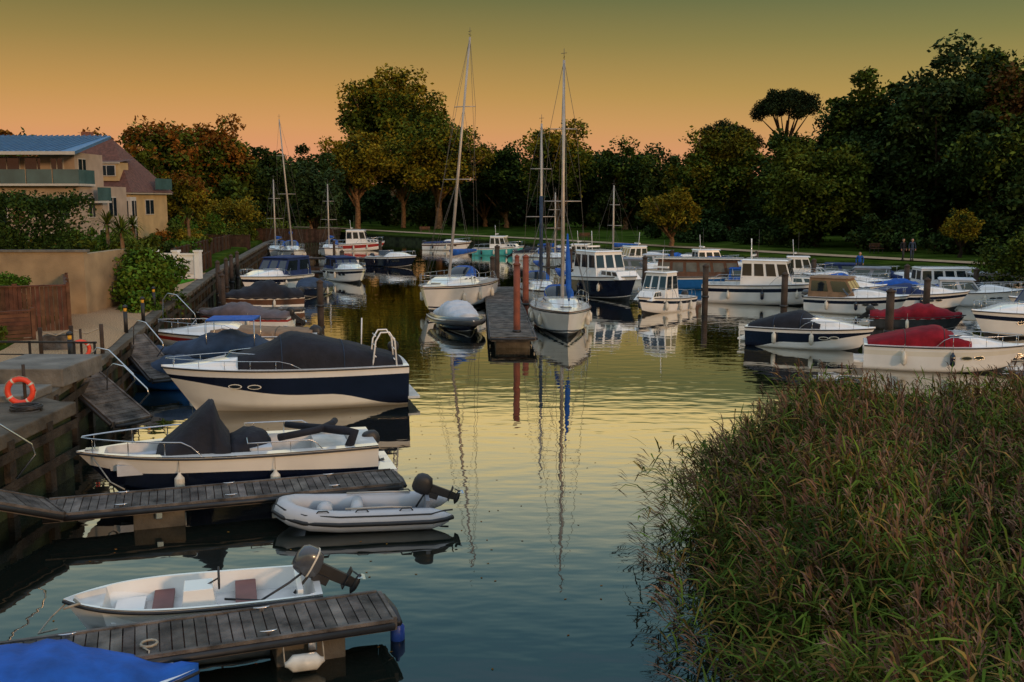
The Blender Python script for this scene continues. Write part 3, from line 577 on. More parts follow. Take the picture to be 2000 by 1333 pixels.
def fence(name,pts,z0,z1,m=woodb,bw=.13,horiz=False):
    e=root(name); mb=MB()
    for a,b in zip(pts[:-1],pts[1:]):
        L=math.hypot(b[0]-a[0],b[1]-a[1]); an=math.atan2(b[1]-a[1],b[0]-a[0]); P2=lambda t:(a[0]+(b[0]-a[0])*t,a[1]+(b[1]-a[1])*t)
        if horiz:
            n=int((z1-z0)/bw); c=P2(.5)
            for i in range(n): mb.box((c[0],c[1],z0+(i+.5)*bw),(L,.03,bw-.02),m,an)
        else:
            n=int(L/bw)
            for i in range(n): c=P2((i+.5)/n); mb.box((c[0],c[1],(z0+z1)/2+R.uniform(-.01,.01)),(L/n-.015,.03,z1-z0),m,an)
        for i in range(int(L/1.8)+2):
            t=min(1,i*1.8/L); c=P2(t); mb.box((c[0]+.05,c[1]+.05,(z0+z1)/2+.05),(.11,.11,z1-z0+.14),m,an)
        c=P2(.5); mb.box((c[0],c[1],z1+.03),(L+.1,.12,.05),m,an)
    mb.obj('boards',e)
fence('timber_fence',[(-22,29.5),(-16.5,30.2),(-15.2,31.2)],1.55,2.5,horiz=True); fence('timber_fence',[(-22,32.5),(-16.6,33.0),(-15.1,33.6),(-17.1,38)],1.55,3.1)
fence('timber_fence',[(-17.6,41),(-18.9,47)],1.5,2.6,woodk)
fence('timber_fence',[(-22.5,66),(-24.6,80),(-26,92)],1.5,2.7,woodk,bw=.2); fence('timber_fence',[(-30,112),(-20,111.5)],1.2,2.7,woodk,bw=.3); fence('timber_fence',[(-31,96),(-25,95)],1.2,2.6,woodk,bw=.25); fence('post_and_rail_fence',[(-18.6,58),(-20.3,67)],1.5,2.5,woodk,bw=.5)
creamw=mt('render_cream',(.33,.23,.13),.85,1.2,.25,bump=.3,bs=30)
mb=MB(); mb.box((-20.6,38.6,2.75),(8.2,.35,2.5),creamw); mb.box((-20.6,38.6,4.03),(8.35,.48,.08),conc); mb.box((-16.7,40.8,2.7),(.35,4,2.4),creamw); mb.box((-20.8,40.9,2.6),(8,4.2,2.2),bedsoil); mb.obj('garden_wall',None)
e=root('white_garden_wall',-18.9,56.2,1.5,-8); mb=MB(); mb.box((0,0,.75),(2.6,.3,1.3),white); mb.box((0,0,1.45),(2.8,.42,.1),white)
for xx in(-1.3,0,1.3): mb.box((xx,-.05,.8),(.28,.4,1.6),white); mb.box((xx,-.05,1.63),(.36,.5,.1),white)
for xx in(-.65,.65): mb.box((xx,-.17,.75),(.8,.05,.8),offw)
mb.obj('wall',e)
mb=MB(); mb.box((-18.2,51.5,1.62),(1.6,6,.1),mt('lawn',(.05,.2,.015),1,5,.2,spec=0)); mb.obj('lawn')
# ------------------------------------------------------------ houses
rend=mt('render_house',(.38,.29,.22),.85,1,.15); rend2=mt('render_yellow',(.45,.31,.15),.85,1,.15); blroof=mt('metal_roof_blue',(.05,.15,.30),.5,1,.15,metal=.2); tile=mt('roof_tile_brown',(.11,.045,.032),.85,4,.35,bump=.8,bs=14); wfr=mt('frame_white',(.48,.45,.41),.5,2,.1); glb=mt('balcony_glass',(.06,.12,.12),.08,1,.2); cedar=mt('cedar_panel',(.24,.12,.06),.7,3,.3)
def window(mb,x,y,z,w,h,ax='x',fr=wfr):
    if ax=='x':
        mb.box((x,y-.02,z),(w,.06,h),fr); mb.box((x,y-.06,z),(w-.16,.04,h-.16),glass); mb.box((x,y-.09,z),(.05,.03,h-.16),fr)
    else:
        mb.box((x+.02,y,z),(.06,w,h),fr); mb.box((x+.06,y,z),(.04,w-.16,h-.16),glass); mb.box((x+.09,y,z),(.03,.05,h-.16),fr)
e=root('modern_house',-32.0,74,1.5,0); mb=MB()
mb.box((-9,5,2.75),(18,9,5.5),rend); mb.box((-10.5,6,6.6),(14,7,2.2),rend); mb.box((-2.2,4.6,6.75),(2.6,5.2,2.5),rend)
mb.obj('walls',e); mb=MB()
v=[(-19,-.6,7.95),(.3,-.6,7.95),(-.6,8.5,9.6),(-19,8.5,9.6)]; mb.add(v+[(a,b,c-.22) for a,b,c in v],[(0,1,2,3),(7,6,5,4),(0,4,5,1),(1,5,6,2),(2,6,7,3),(3,7,4,0)],blroof)
for i in range(42): x=-19+i*.44; mb.add([(x,-.62,7.96),(x+.05,-.62,7.96),(x+.05,8.5,9.62),(x,8.5,9.62),(x,-.62,8.03),(x+.05,-.62,8.03),(x+.05,8.5,9.7),(x,8.5,9.7)],[(4,5,6,7),(0,1,5,4),(0,4,7,3),(1,2,6,5)],blroof)
mb.box((-9.35,-.66,7.83),(19.3,.1,.24),wfr); mb.obj('roof',e); mb=MB()
mb.box((-8.4,1.2,5.56),(17.4,3,.16),wfr)
for i in range(9): mb.box((-16.2+i*1.95,-.25,6.15),(1.88,.03,1.05),glb); mb.box((-17.2+i*1.95,-.25,6.15),(.05,.06,1.1),steel)
mb.box((.05,1.6,6.15),(.03,3.2,1.05),glb); mb.box((0,3.3,4.3),(1.4,2.6,.15),wfr); mb.box((.7,3.3,4.9),(.03,2.5,1.0),glb)
mb.obj('balcony',e); mb=MB()
for i in range(6): window(mb,-15.4+i*2.3,2.47,6.7,2.0,2.0)
for x,w,h,z in((-16,1.4,1.5,3.9),(-13,2.4,2.1,3.6),(-9.5,1.2,1.5,3.9),(-6.5,2.2,2.1,3.6),(-3.4,.9,1.6,3.9),(-1.2,.9,1.6,3.9),(-12,2.4,2.0,1.2),(-6,2.4,2,1.2),(-2,1.4,1.5,1.3)): window(mb,x,.49,z,w,h)
window(mb,-.9,3.2,6.8,1.4,1.6,'y'); window(mb,0,2.4,3.9,1.2,1.6,'y'); window(mb,0,6.4,3.9,1.6,1.6,'y'); window(mb,0,4.4,1.3,1.6,1.8,'y'); mb.box((-4.6,.47,3.9),(.8,.05,2.2),cedar); window(mb,-2.2,1.99,6.8,1.0,1.6)
mb.obj('windows',e)
e=root('brown_roof_house',-33.6,88,1.5,-4); mb=MB()
mb.box((-3.6,4,2.6),(7.4,8,5.2),rend2); mb.obj('walls',e); mb=MB()
a=.5; b0=[(-7.3-a,-a,5.1),(.1+a,-a,5.1),(.1+a,8+a,5.1),(-7.3-a,8+a,5.1)]; r0,r1=(-6.2,4,9.9),(-3.0,4,9.9); mb.add(b0+[r0,r1],[(0,1,5,4),(1,2,5),(2,3,4,5),(3,0,4)],tile)
mb.box((-3.6,4,5.05),(8.2,8.8,.16),wfr); mb.box((-5.6,4.5,9.9),(.8,.8,1.4),mt('chimney_brick',(.2,.08,.05),.9,8,.3)); mb.obj('roof',e); mb=MB()
mb.box((-1.9,1.3,6.9),(2.0,2.0,1.6),rend2); mb.add([(-3.1,.1,7.7),(-.7,.1,7.7),(-.7,3.5,8.1),(-3.1,3.5,8.1)],[(0,1,2,3)],tile); mb.box((-1.9,.2,7.67),(2.4,.12,.14),wfr); window(mb,-1.9,.28,7.0,1.6,1.0)
mb.obj('dormer',e); mb=MB(); mb.box((-.2,-.3,2.4),(1.6,1.2,4.6),wfr)
for z in(1.4,3.7): window(mb,-.2,-.9,z,1.4,1.5); window(mb,.6,-.3,z,1.0,1.5,'y')
window(mb,-4,-.02,3.8,1.6,1.4); window(mb,-4,-.02,1.4,1.8,1.4); window(mb,.1,4,3.8,1.8,1.4,'y'); mb.box((.8,5.8,5.9),(.06,3.6,1.0),glb); mb.obj('windows',e)
# ------------------------------------------------------------ vegetation
def leafmat(n,c,c2,isl=.5): return mt(n,c,.9,.22,.35,c2=c2,isl=isl,spec=.05)
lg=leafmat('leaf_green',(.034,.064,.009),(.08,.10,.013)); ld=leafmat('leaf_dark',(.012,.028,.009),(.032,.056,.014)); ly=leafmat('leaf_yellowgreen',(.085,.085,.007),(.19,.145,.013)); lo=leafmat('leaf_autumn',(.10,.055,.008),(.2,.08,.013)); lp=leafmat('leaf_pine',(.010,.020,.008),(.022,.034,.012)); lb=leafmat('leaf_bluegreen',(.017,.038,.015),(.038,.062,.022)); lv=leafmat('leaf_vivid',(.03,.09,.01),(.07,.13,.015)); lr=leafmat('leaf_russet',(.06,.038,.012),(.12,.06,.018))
bark=mt('bark',(.13,.075,.04),.9,3,.4,bump=.6,bs=8,c2=(.22,.13,.07),spec=.1); barkd=mt('bark_dark',(.03,.022,.016),.9,3,.4,spec=.1)
def unit(n): v=rng.normal(size=(n,3)); return v/np.linalg.norm(v,axis=1,keepdims=True)
def quads(C,size,asp=.6,upb=.3):
    n=len(C); nr=unit(n); nr[:,2]=np.abs(nr[:,2])+upb; nr/=np.linalg.norm(nr,axis=1,keepdims=True); a=np.cross(nr,unit(n)); a/=np.linalg.norm(a,axis=1,keepdims=True)+1e-9; b=np.cross(nr,a)
    s=(size*rng.uniform(.5,1.3,n))[:,None]; V=np.stack([C-a*s,C-b*s*asp,C+a*s,C+b*s*asp],1).reshape(-1,3); return V,np.arange(n*4).reshape(-1,4)
def crownpts(c,r,ncl,nl,cr=.3,shell=.55,flat=1,low=-.55):
    out=[];cs=[]
    for i in range(ncl):
        d=unit(1)[0]
        while d[2]<low: d=unit(1)[0]
        rad=rng.uniform(shell,.92); cc=np.array(c)+d*np.array(r)*rad; cs.append(cc); s=cr*rng.uniform(.5,1.35)*min(r[0],r[1])
        m=int(nl/ncl*rng.uniform(.6,1.4)); u=unit(m)*(rng.uniform(.1,1,(m,1))**.4)*s; u[:,2]*=.7*flat; u+=rng.normal(size=(m,3))*s*.13; out.append(cc+u)
    m=int(nl*.12); out.append(np.array(c)+unit(m)*np.array(r)*.75*rng.uniform(.2,1,(m,1))); return np.concatenate(out),cs
def tree(name,x,y,z0,h,r,m,cb=.3,nl=9000,ls=.3,ncl=55,bm=bark,ry=None,tr=None,lean=0,m2=None,cr=.27,forks=8,inn=.3):
    e=root(name,x,y,z0); czb=h*cb; rz=(h-czb)/2; c=(lean,0,czb+rz); pts,cs=crownpts(c,(r,ry or r,rz),ncl,nl,cr,.4,1,-.8)
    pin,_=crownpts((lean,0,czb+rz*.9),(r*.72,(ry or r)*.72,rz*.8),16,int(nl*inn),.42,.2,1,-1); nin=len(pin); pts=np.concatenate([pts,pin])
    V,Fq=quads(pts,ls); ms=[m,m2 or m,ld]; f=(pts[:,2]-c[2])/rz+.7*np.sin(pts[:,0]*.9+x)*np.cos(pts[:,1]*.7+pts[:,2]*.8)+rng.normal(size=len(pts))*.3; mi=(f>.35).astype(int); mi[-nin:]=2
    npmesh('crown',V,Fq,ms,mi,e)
    mb=MB(); tr=tr or r*.06+.08; top=Vector((lean*.6,0,czb+rz*.5))
    mb.tube([(0,0,-.3),(0,0,.2),(lean*.1+.1,0,czb*.5),(lean*.3-.1,0,czb),top],[tr*1.4,tr*1.05,tr*.9,tr*.75,tr*.3],bm,8)
    for cc in cs[:forks]:
        b=Vector((lean*.2,0,czb*rng.uniform(.55,1.0))); q=Vector(cc); md=b.lerp(q,.5)+Vector((0,0,-.3+.1*r)); mb.tube([b,md,q],[tr*.5,tr*.33,tr*.1],bm,5)
    mb.obj('trunk',e); return e
T=tree
T('plane_tree',-23.8,203,1,30.5,12.4,lg,.38,nl=22000,ls=.4,ncl=120,m2=ly,cr=.19)
T('plane_tree',-26.5,172,1,16.5,6.8,ly,.36,nl=13000,ls=.3,ncl=65,m2=ly,forks=12)
T('plane_tree',-12.6,172,1,18.5,9.2,ly,.28,nl=19000,ls=.3,ncl=90,forks=12,m2=lg)
T('plane_tree',-19.3,178,1,16,5.5,lg,.35,nl=9000,m2=ly)
T('oak_tree',7.5,165,1,18,6.8,lg,.12,nl=14000,ncl=60,m2=ly)
T('oak_tree',-1,178,1,16,6,ld,.1,m2=lg); T('oak_tree',-5,186,1,16.5,6,ld,.1,m2=lg); T('oak_tree',19,168,1,15,6.5,ld,.1,m2=lg); T('oak_tree',13,180,1,15,6,lb,.1); T('oak_tree',24.5,172,1,14,6,ld,.1)
T('maple_tree',26.2,130,1,14.4,7.1,lg,.04,nl=20000,ncl=100,m2=ly,ls=.26,cr=.24)
T('young_maple_tree',16.9,106,1,6.3,3.1,ly,.2,nl=7500,ls=.17,m2=ly)
T('beech_tree',32.2,106,1,11.5,6.5,lg,.02,nl=20000,ncl=100,ls=.23,bm=barkd,m2=lg,cr=.22)
T('young_maple_tree',38.6,86,1,4.2,1.7,ly,.25,nl=2800,ls=.12,bm=barkd)
T('poplar_tree',39.6,113,1,20.8,5.8,ld,.02,nl=22000,ncl=100,ls=.28,bm=barkd,m2=lg,inn=.5); T('poplar_tree',43.8,103,1,21.3,6.4,ld,.02,nl=24000,ncl=105,ls=.27,bm=barkd,m2=lb,inn=.5)
T('poplar_tree',49,107,1,21.8,6.4,lb,.02,nl=22000,ncl=100,ls=.28,bm=barkd,m2=lg,inn=.5)
T('poplar_tree',50.5,98,1,19.5,6.2,lg,.02,nl=20000,ncl=100,ls=.27,bm=barkd,m2=lr,inn=.5); T('poplar_tree',46,92,1,14,5.8,ld,.02,nl=14000,ls=.25,bm=barkd,m2=lg,inn=.4); T('poplar_tree',55,101,1,20.5,6,lb,.02,nl=16000,ls=.28,ncl=80,bm=barkd,m2=lr,inn=.4)
T('oak_tree',40.5,120,1,15,6,ld,.02,bm=barkd); T('oak_tree',34.5,122,1,14,6,ld,.02,bm=barkd,m2=lg,nl=12000); T('oak_tree',37.5,108,1,12.5,5,ld,.02,bm=barkd,nl=11000)
def pine(x,y,h,r,name='stone_pine_tree',ch=4.5,k=26):
    e=root(name,x,y,1); pp=[];mb=MB(); mb.tube([(0,0,0),(.5,0,h*.3),(-.3,0,h*.55),(.2,0,h*.78)],[.5,.42,.34,.2],barkd,8)
    for i in range(k):
        a=i*2.4; d=r*math.sqrt((i+.4)/k)*rng.uniform(.85,1.08); cx,cy,cz=d*math.cos(a),d*math.sin(a)*.8,h-1.2-.34*ch*(d/r)**2+rng.uniform(-.9,.5)
        if i%2==0: mb.tube([(.1,0,h*.6),(cx*.5,cy*.5,h*.72),(cx,cy,cz-.3)],[.16,.1,.04],barkd,5)
        m=800; u=unit(m)*(rng.uniform(.1,1,(m,1))**.45)*np.array([r*.26,r*.26,.95])*rng.uniform(.7,1.2); u+=rng.normal(size=(m,3))*.14; pp.append(u+np.array([cx,cy,cz]))
    V,Fq=quads(np.concatenate(pp),.17,.5); npmesh('crown',V,Fq,[lp],None,e); mb.obj('trunk',e)
pine(37.8,140,20.2,4.4); pine(30.5,142,15.8,4.2,'cedar_tree')
T('oak_tree',-57,118,1,14.2,7,lg,.1,nl=11000,m2=lo); T('oak_tree',-48,122,1,13.5,6,lg,.1,m2=lo); T('oak_tree',-66,110,1,14,7,ld,.1)
T('poplar_tree',-46.5,116,1,12.2,2.4,ld,.1,nl=3500,ncl=20); T('poplar_tree',-42.8,118,1,12.6,1.6,lg,.1,nl=2500,ncl=14)
T('chestnut_tree',-45.5,133,1,16.6,6.5,lg,.1,nl=15000,ncl=80,m2=lo); T('chestnut_tree',-39,136,1,16.2,5.8,lg,.1,nl=14000,ncl=70,m2=lo)
T('hawthorn_tree',-36.5,112,1,8.6,3.6,ly,.2,nl=6000,ls=.19,m2=lo); T('oak_tree',-34,140,1,13.2,5.2,ld,.04,bm=barkd,nl=11000); T('oak_tree',-29.5,150,1,11,4.5,lb,.04,bm=barkd,nl=8000); T('oak_tree',-33,165,1,14,5.5,ld,.04); T('oak_tree',-33,118,1,7,3.8,ld,.02,nl=6000,m2=lg)
pp=[];mi=[]
for x in np.arange(-190,210,6.0):
    y=214+rng.uniform(-8,8)+(-40 if x<-50 else 0)+(-40 if x>70 else 0); h=rng.uniform(11,16.5); p,_=crownpts((x,y,h*.52),(5.4,5,h*.5),18,1900,.34,.4,1,-.9); pp.append(p); mi.append(np.full(len(p),int(rng.random()<.4)))
for x in np.arange(-60,72,3.6):
    y=190+rng.uniform(-4,3)-(max(0,x)*1.05 if x<70 else 0); h=rng.uniform(6,9.5); p,_=crownpts((x,y,h*.48),(3.6,2.6,h*.52),10,1500,.42,.25,1,-.95); pp.append(p); mi.append(np.zeros(len(p),int))
V,Fq=quads(np.concatenate(pp),.45); npmesh('distant_trees',V,Fq,[ld,lb],np.concatenate(mi))
mb=MB(); mb.loft([[(-200,226,1),(-55,226,1),(60,226,1),(90,150,1),(220,140,1)],[(-200,226,9),(-55,226,9.5),(60,226,9),(90,150,9),(220,140,9)]],ld); mb.obj('background_woodland')
def bush(name,x,y,z,rx,ry,rz,m,nl=2500,ls=.12,ncl=14,m2=None):
    p,_=crownpts((0,0,0),(rx,ry,rz),ncl,nl,.42,.4,1,-.8); V,Fq=quads(p,ls); mi=None if not m2 else (rng.random(len(p))<.3).astype(int); ob=npmesh(name,V,Fq,[m]+([m2] if m2 else []),mi); ob.location=(x,y,z)
def hedge(name,x0,x1,y0,y1,z0,z1,m,n,ls):
    p=np.stack([rng.uniform(x0,x1,n),rng.uniform(y0,y1,n),rng.uniform(z0,z1,n)],1); f=rng.integers(0,3,n); p[f==0,1]=y0+rng.normal(size=(f==0).sum())*.14; p[f==1,2]=z1+rng.normal(size=(f==1).sum())*.15; p[:,2]+=.14*np.sin(p[:,0]*2.1)
    V,Fq=quads(p,ls); npmesh(name,V,Fq,[m])
hedge('garden_hedge',-25,-17.4,39.2,42.2,3.6,5.9,mt('leaf_hedge',(.014,.034,.009),.9,.6,.4,c2=(.03,.055,.011),isl=.55,spec=.05),18000,.085)
bush('ivy_bush',-15.9,42.6,2.5,1.7,2.6,1.6,lv,11000,.1,34,lg); bush('ivy_bush',-15.0,39.8,1.7,.9,1.4,.95,lv,4500,.09,14,lg); bush('ivy_bush',-17.1,45.5,3.0,1.3,2,1.2,lg,4000,.1,14)
bush('topiary_shrub',-18.4,36.4,2.9,.75,.75,.62,lv,2800,.06,10); bush('topiary_shrub',-20.2,36,2.7,.9,.9,.75,lg,2800,.06,10); bush('garden_shrub',-15.4,29.6,1.9,.5,.4,.35,lg,700,.06,6)
for i in range(64):
    y=rng.uniform(50,112); x=-19-(y-50)*.115-rng.uniform(2.2,13.5); rz=rng.uniform(.7,1.9); bush('garden_shrub',x,y,1.5+rz*.7,rng.uniform(1,2.2),rng.uniform(1,2),rz,[lg,ly,lv,ld,lg,lo,lv][rng.integers(0,7)],1700,.13,10)
for x,y in((-33,140),(-30,128),(-29.5,122),(-34,128)): bush('garden_shrub',x,y,2.2,2.6,2,1.9,lg,2000,.2,9)
T('weeping_willow_tree',-31.0,110,1,5.6,3.4,ly,.05,nl=6000,ls=.15)
for x,y,r in((30.5,60,2.2),(33.5,63,2.6),(36,68,2.4),(32.5,55,2.2),(33,50,2.3)): bush('riverside_bush',x,y,2.2,r,r,1.9,lg,4500,.12,16,ld)
for x,y in((45,80),(49,76),(53,84),(41,92),(36,97),(28,112),(24,122),(44,88),(39,101),(32,115),(20,130),(22,118),(30,106),(48,84)): bush('park_shrub',x,y,2.3,3.4,2.6,2.3,ld,3200,.2,12)
def palm(x,y,z,h,r):
    e=root('cabbage_palm',x,y,z); mb=MB(); mb.tube([(0,0,0),(.05,0,h*.5),(0,0,h)],[.16,.13,.11],bark,7); mb.obj('trunk',e); mb=MB()
    for i in range(90):
        a=rng.uniform(0,6.28); el=rng.uniform(-.5,1.4); l=r*rng.uniform(.7,1.1); d=np.array([math.cos(a)*math.cos(el),math.sin(a)*math.cos(el),math.sin(el)]); w=np.array([-math.sin(a),math.cos(a),0])*.04; p0=np.array([0,0,h]); p1=p0+d*l*.6; p2=p0+d*l+np.array([0,0,-.25*l])
        mb.add([p0-w,p0+w,p1+w,p1-w,p2],[(0,1,2,3),(3,2,4)],lg)
    mb.obj('fronds',e)
palm(-24.2,62,1.5,2.6,1.4); palm(-27.5,68,1.5,2.8,1.4); palm(-26.5,82,1.5,3.2,1.3); palm(-28,74,1.5,2.6,1.2); palm(-17.6,35.2,1.5,.9,.9)
# ------------------------------------------------------------ reeds
edge=[(3.3,5),(3.3,7.5),(3.55,10),(3.85,13.3),(4.0,16.3),(4.35,19.3),(5.6,21.0),(9,22.0),(14,21.8),(21,21),(21,5)]
E=np.array(edge)
def inpoly(x,y):
    ins=np.zeros(x.shape,bool)
    for a,b in zip(E,np.roll(E,-1,0)):
        c=((a[1]>y)!=(b[1]>y)); xx=a[0]+(y-a[1])*(b[0]-a[0])/((b[1]-a[1]) if abs(b[1]-a[1])>1e-9 else 1e-9); ins^=(c&(x<xx))
    return ins
n=29000; bx=rng.uniform(2.8,17,n); by=rng.uniform(5.5,23,n); ok=inpoly(bx,by)&(bx<by*.56+2.6); bx,by=bx[ok],by[ok]; n=len(bx)
ex=np.interp(by,E[:8,1],E[:8,0]); ex+=.35*np.sin(by*2.3)*np.cos(by*.9); de=np.minimum(bx-ex,4); hh=1.65+.42*np.sin(bx*1.7+by*.6)*np.cos(by*1.1)+rng.uniform(-.5,.55,n); hh*=np.clip(.66+de*.4,.6,1)
az=rng.uniform(0,6.28,n); lm=rng.uniform(.1,.5,n)*hh*.7; lx=np.cos(az)*lm-np.clip(1-de,0,1.2)*rng.uniform(0,.85,n)-.15; lyv=np.sin(az)*lm
kx=260; bx=np.r_[bx,rng.uniform(2.5,3.4,kx)]; by=np.r_[by,rng.uniform(8.5,19.5,kx)]; bx[-kx:]=np.interp(by[-kx:],E[:8,1],E[:8,0])+rng.uniform(-.25,.3,kx); hh=np.r_[hh,rng.uniform(.25,1.7,kx)]; lx=np.r_[lx,-rng.uniform(.4,1.9,kx)]; lyv=np.r_[lyv,rng.uniform(-.5,.6,kx)]; n+=kx
B=np.stack([bx,by,np.zeros(n)-.1],1)
def sp(s): return B+np.stack([lx*s**2,lyv*s**2,hh*s],1)
VV=[];FF=[];MI=[];off=0
def addstrip(pts,wv,ws,mi):
    global off
    m=len(pts[0]); k=len(pts); A=np.stack([np.stack([p-wv*w,p+wv*w],1) for p,w in zip(pts,ws)],1)
    VV.append(A.reshape(-1,3)); base=off+np.arange(m)[:,None]*(2*k)
    for j in range(k-1): FF.append(np.concatenate([base+2*j,base+2*j+1,base+2*j+3,base+2*j+2],1)); MI.append(np.full(m,mi))
    off+=m*k*2
wa=rng.uniform(0,3.14,n); wv=np.stack([np.cos(wa),np.sin(wa)*.3,0*wa],1); addstrip([sp(0),sp(.35),sp(.7),sp(1.0)],wv,[.007,.007,.005,.003],0)
for k in range(11):
    s=rng.uniform(.35,1.0,n); s=s[:,None]; P0=B+np.concatenate([lx[:,None]*s**2,lyv[:,None]*s**2,hh[:,None]*s],1); a=rng.uniform(0,6.28,n); l=rng.uniform(.28,.65,n)[:,None]; el=rng.uniform(.1,1.1,n)
    d=np.stack([np.cos(a)*np.cos(el)-.15,np.sin(a)*np.cos(el),np.sin(el)],1); P1=P0+d*l*.5; P2=P0+d*l+np.array([0,0,-1])*l*rng.uniform(.1,.6,(n,1)); w=np.stack([-np.sin(a),np.cos(a),rng.uniform(-.4,.4,n)],1)
    addstrip([P0,P1,P2],w,[.006,.015,.002],1+(k%5==0))
pl=rng.random(n)<.32; S=sp(1.0)[pl]; m=len(S)
for k in range(11):
    a=rng.uniform(0,6.28,m); d=np.stack([np.cos(a)*.3+lx[pl]*.5-.1,np.sin(a)*.3,rng.uniform(.3,1.1,m)],1)*.26; q=S+np.array([0,0,-.04*k+.16]); w=np.stack([-np.sin(a),np.cos(a),0*a],1); addstrip([q,q+d*.6,q+d+np.array([0,0,-.06])],w,[.004,.012,.002],3)
st=mt('reed_stem',(.09,.09,.022),.9,1,.3,isl=.3,spec=.05); rl=mt('reed_leaf',(.026,.064,.008),.85,.45,.45,c2=(.075,.11,.013),isl=.6,spec=.08); rl2=mt('reed_leaf_dry',(.14,.115,.018),.85,.6,.35,c2=(.19,.11,.03),isl=.5,spec=.08); rp=mt('reed_plume',(.12,.065,.042),.95,1,.3,c2=(.19,.115,.075),isl=.4,spec=.03)
npmesh('reed_bed',np.concatenate(VV),np.concatenate(FF),[st,rl,rl2,rp],np.concatenate(MI))
n=260; C=np.stack([rng.normal(-2.2,3.0,n),rng.uniform(11,48,n),np.full(n,.006)],1); C=C[(C[:,0]>-8)&(C[:,0]<3.2)]
a=rng.uniform(0,6.28,len(C)); u=np.stack([np.cos(a),np.sin(a),0*a],1)*.03; v2=np.stack([-np.sin(a),np.cos(a),0*a],1)*.018
npmesh('floating_leaves',np.stack([C-u,C-v2,C+u,C+v2],1).reshape(-1,3),np.arange(len(C)*4).reshape(-1,4),[lo])
# ------------------------------------------------------------ park furniture and people
def bench(x,y,rz):
    e=root('park_bench',x,y,1.02,rz); mb=MB()
    for i in range(3): mb.box((0,-.15+i*.15,.45),(1.6,.12,.04),woodb); mb.box((0,.3,.6+i*.14),(1.6,.04,.11),woodb)
    for s in(-.65,.65): mb.box((s,-.15,.22),(.06,.06,.44),blk); mb.box((s,.3,.45),(.06,.06,.9),blk); mb.box((s,.05,.66),(.06,.5,.04),blk)
    mb.obj('seat',e)
bench(34,93,35); bench(43,86,40); bench(-13,150,20); bench(9,122,30)
def person(x,y,z,rz,top,leg,hair,step=.12):
    e=root('person',x,y,z,rz)
    def skin(nm,vs,es,rs,m):
        me=bpy.data.meshes.new(nm); me.from_pydata(vs,es,[]); me.materials.append(m); ob=bpy.data.objects.new(nm,me); sc.collection.objects.link(ob); ob.parent=e
        md=ob.modifiers.new('s','SKIN')
        for i,r in enumerate(rs): me.skin_vertices[0].data[i].radius=(r,r*.85) 
        me.skin_vertices[0].data[0].use_root=True; ob.modifiers.new('sub','SUBSURF').levels=1; ob.modifiers['sub'].render_levels=1
    sk=mt('skin',(.45,.25,.17),.6,5,.1)
    skin('trousers',[(0,0,.95),(.09,0,.9),(.1,step,.5),(.1,step*.7,.08),(-.09,0,.9),(-.1,-step*.5,.5),(-.1,-step,.08)],[(0,1),(1,2),(2,3),(0,4),(4,5),(5,6)],[.13,.1,.07,.05,.1,.07,.05],leg)
    skin('jacket',[(0,0,.95),(0,0,1.2),(0,0,1.42),(.19,0,1.4),(.25,-.05,1.15),(.24,.08,.92),(-.19,0,1.4),(-.25,-.05,1.15),(-.24,.08,.92)],[(0,1),(1,2),(2,3),(3,4),(4,5),(2,6),(6,7),(7,8)],[.14,.13,.13,.075,.055,.045,.075,.055,.045],top)
    mb=MB(); mb.tube([(0,0,1.44),(0,0,1.53)],.05,sk,8)
    mb.tube([(0,.01,1.5),(0,.015,1.54),(0,.01,1.6),(0,0,1.67),(0,0,1.72),(0,0,1.745)],[.04,.07,.085,.088,.06,.01],sk,10); mb.tube([(0,.105,1.6),(0,.11,1.585)],.014,sk,5)
    for s in(1,-1):
        mb.box((s*.033,.088,1.62),(.022,.012,.012),blk); mb.tube([(s*.088,0,1.585),(s*.09,0,1.62)],.018,sk,5)
        for f in range(4): mb.tube([(s*.24+(f-1.5)*.018,.08,.9),(s*.24+(f-1.5)*.02,.095,.82),(s*.24+(f-1.5)*.018,.11,.78+.01*abs(f-1.5))],.009,sk,5)
        mb.tube([(s*.24,.08,.93),(s*.24,.085,.87)],.035,sk,6); mb.tube([(s*.22,.11,.9),(s*.215,.13,.85)],.01,sk,5); mb.box((s*.1,step*.7*(1 if s>0 else -1.4)+.05,.04),(.1,.27,.08),blk)
    mb.box((0,.092,1.552),(.045,.01,.008),redseat); mb.tube([(0,-.03,1.58),(0,-.025,1.66),(0,-.01,1.73),(0,0,1.76)],[.088,.1,.08,.01],hair,10); mb.obj('head_and_hands',e)
hairm=mt('hair_brown',(.05,.03,.02),.8,9,.3); den=mt('denim',(.03,.04,.08),.8,4,.2)
person(25.4,72.8,.46,160,cblue,den,hairm); person(31.5,80.4,1.12,200,cblk,mt('trouser_dark',(.02,.02,.025),.8,4,.2),hairm,.18); person(32.3,80.6,1.12,170,cslate,den,hairm,.15)
jetty('jetty',23.6,74.6,27.5,70.5,1.2,pw=.3)
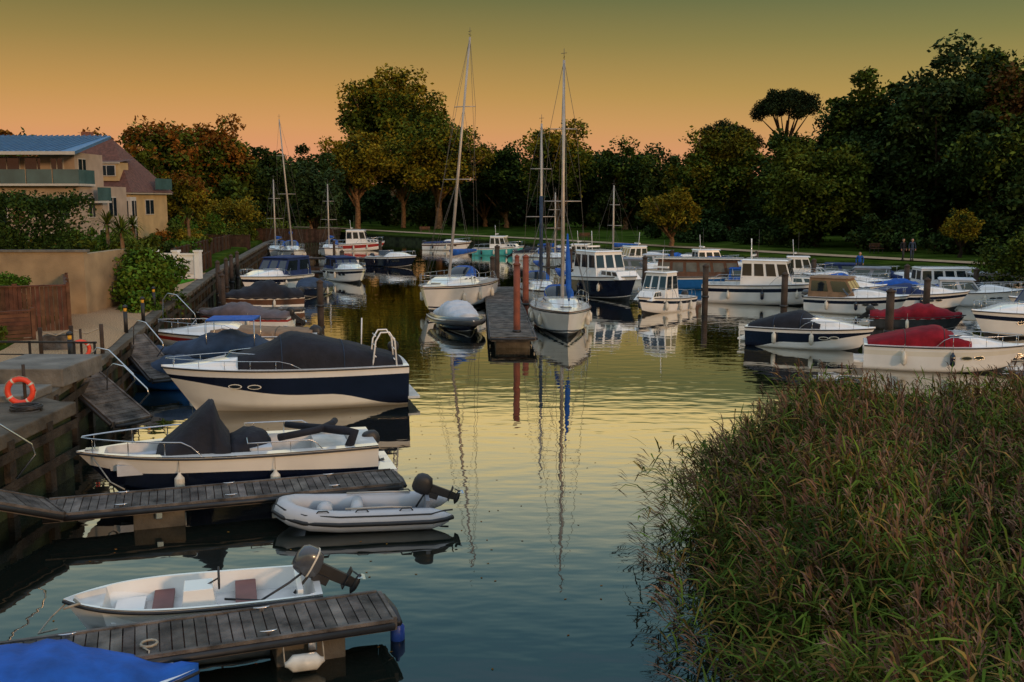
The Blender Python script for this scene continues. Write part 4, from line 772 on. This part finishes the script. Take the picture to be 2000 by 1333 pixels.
# ------------------------------------------------------------ sky and sun
w=bpy.data.worlds.new('World'); sc.world=w; w.use_nodes=True; N=w.node_tree.nodes; K=w.node_tree.links; N.clear()
out=N.new('ShaderNodeOutputWorld'); bg=N.new('ShaderNodeBackground'); tc=N.new('ShaderNodeTexCoord'); sx=N.new('ShaderNodeSeparateXYZ'); K.new(tc.outputs['Generated'],sx.inputs[0])
SC=1.6
def ramp(st):
    r=N.new('ShaderNodeValToRGB'); el=r.color_ramp.elements
    while len(el)>1: el.remove(el[-1])
    st=[(p,[q/SC for q in c]) for p,c in st]; el[0].position=st[0][0]; el[0].color=(*st[0][1],1)
    for p,c in st[1:]: q=el.new(p); q.color=(*c,1)
    K.new(sx.outputs['Z'],r.inputs['Fac']); return r
up=[(.215,(1.3,.96,.38)),(.26,(1.2,1.02,.56)),(.30,(.85,.88,.66)),(.345,(.42,.60,.58)),(.39,(.24,.45,.52)),(.43,(.16,.36,.47)),(.55,(.36,.52,.70)),(.7,(.6,.71,.86)),(1,(.62,.73,.88))]
A=ramp([(0,(.70,.26,.16)),(.045,(.70,.29,.14)),(.07,(.64,.30,.105)),(.10,(.52,.27,.07)),(.148,(.30,.20,.047)),(.192,(.15,.14,.035)),(.2,(.6,.5,.2))]+up)
Bm=ramp([(0,(.64,.27,.14)),(.045,(.62,.30,.13)),(.07,(.52,.30,.095)),(.10,(.38,.27,.07)),(.148,(.21,.20,.06)),(.192,(.10,.14,.06)),(.2,(.55,.52,.25))]+up)
mr=N.new('ShaderNodeMapRange'); mr.inputs['From Min'].default_value=-.2; mr.inputs['From Max'].default_value=.5; K.new(sx.outputs['X'],mr.inputs['Value'])
mx=N.new('ShaderNodeMix'); mx.data_type='RGBA'; K.new(mr.outputs[0],mx.inputs['Factor']); K.new(A.outputs[0],mx.inputs[6]); K.new(Bm.outputs[0],mx.inputs[7]); K.new(mx.outputs[2],bg.inputs['Color']); bg.inputs['Strength'].default_value=SC
sky=N.new('ShaderNodeTexSky'); sky.sky_type='NISHITA'; sky.sun_disc=False; sky.sun_elevation=math.radians(10); sky.sun_rotation=math.radians(142); b2=N.new('ShaderNodeBackground'); b2.inputs['Strength'].default_value=.004; K.new(sky.outputs[0],b2.inputs['Color'])
ad=N.new('ShaderNodeAddShader'); K.new(bg.outputs[0],ad.inputs[0]); K.new(b2.outputs[0],ad.inputs[1]); K.new(ad.outputs[0],out.inputs['Surface'])
sl=bpy.data.lights.new('sun','SUN'); sl.energy=1.35; sl.angle=math.radians(6); sl.color=(1,.6,.32); so=bpy.data.objects.new('sun',sl); sc.collection.objects.link(so)
az=math.radians(142); el=math.radians(10)
d=Vector((math.sin(az)*math.cos(el),math.cos(az)*math.cos(el),math.sin(el))); so.rotation_euler=d.to_track_quat('Z','Y').to_euler()
cam=bpy.data.cameras.new('camera'); cam.lens=35; cam.sensor_width=36; cam.clip_end=3000; co=bpy.data.objects.new('camera',cam); sc.collection.objects.link(co); co.location=(0,0,6); co.rotation_euler=(math.radians(90-8.1),0,0); sc.camera=co
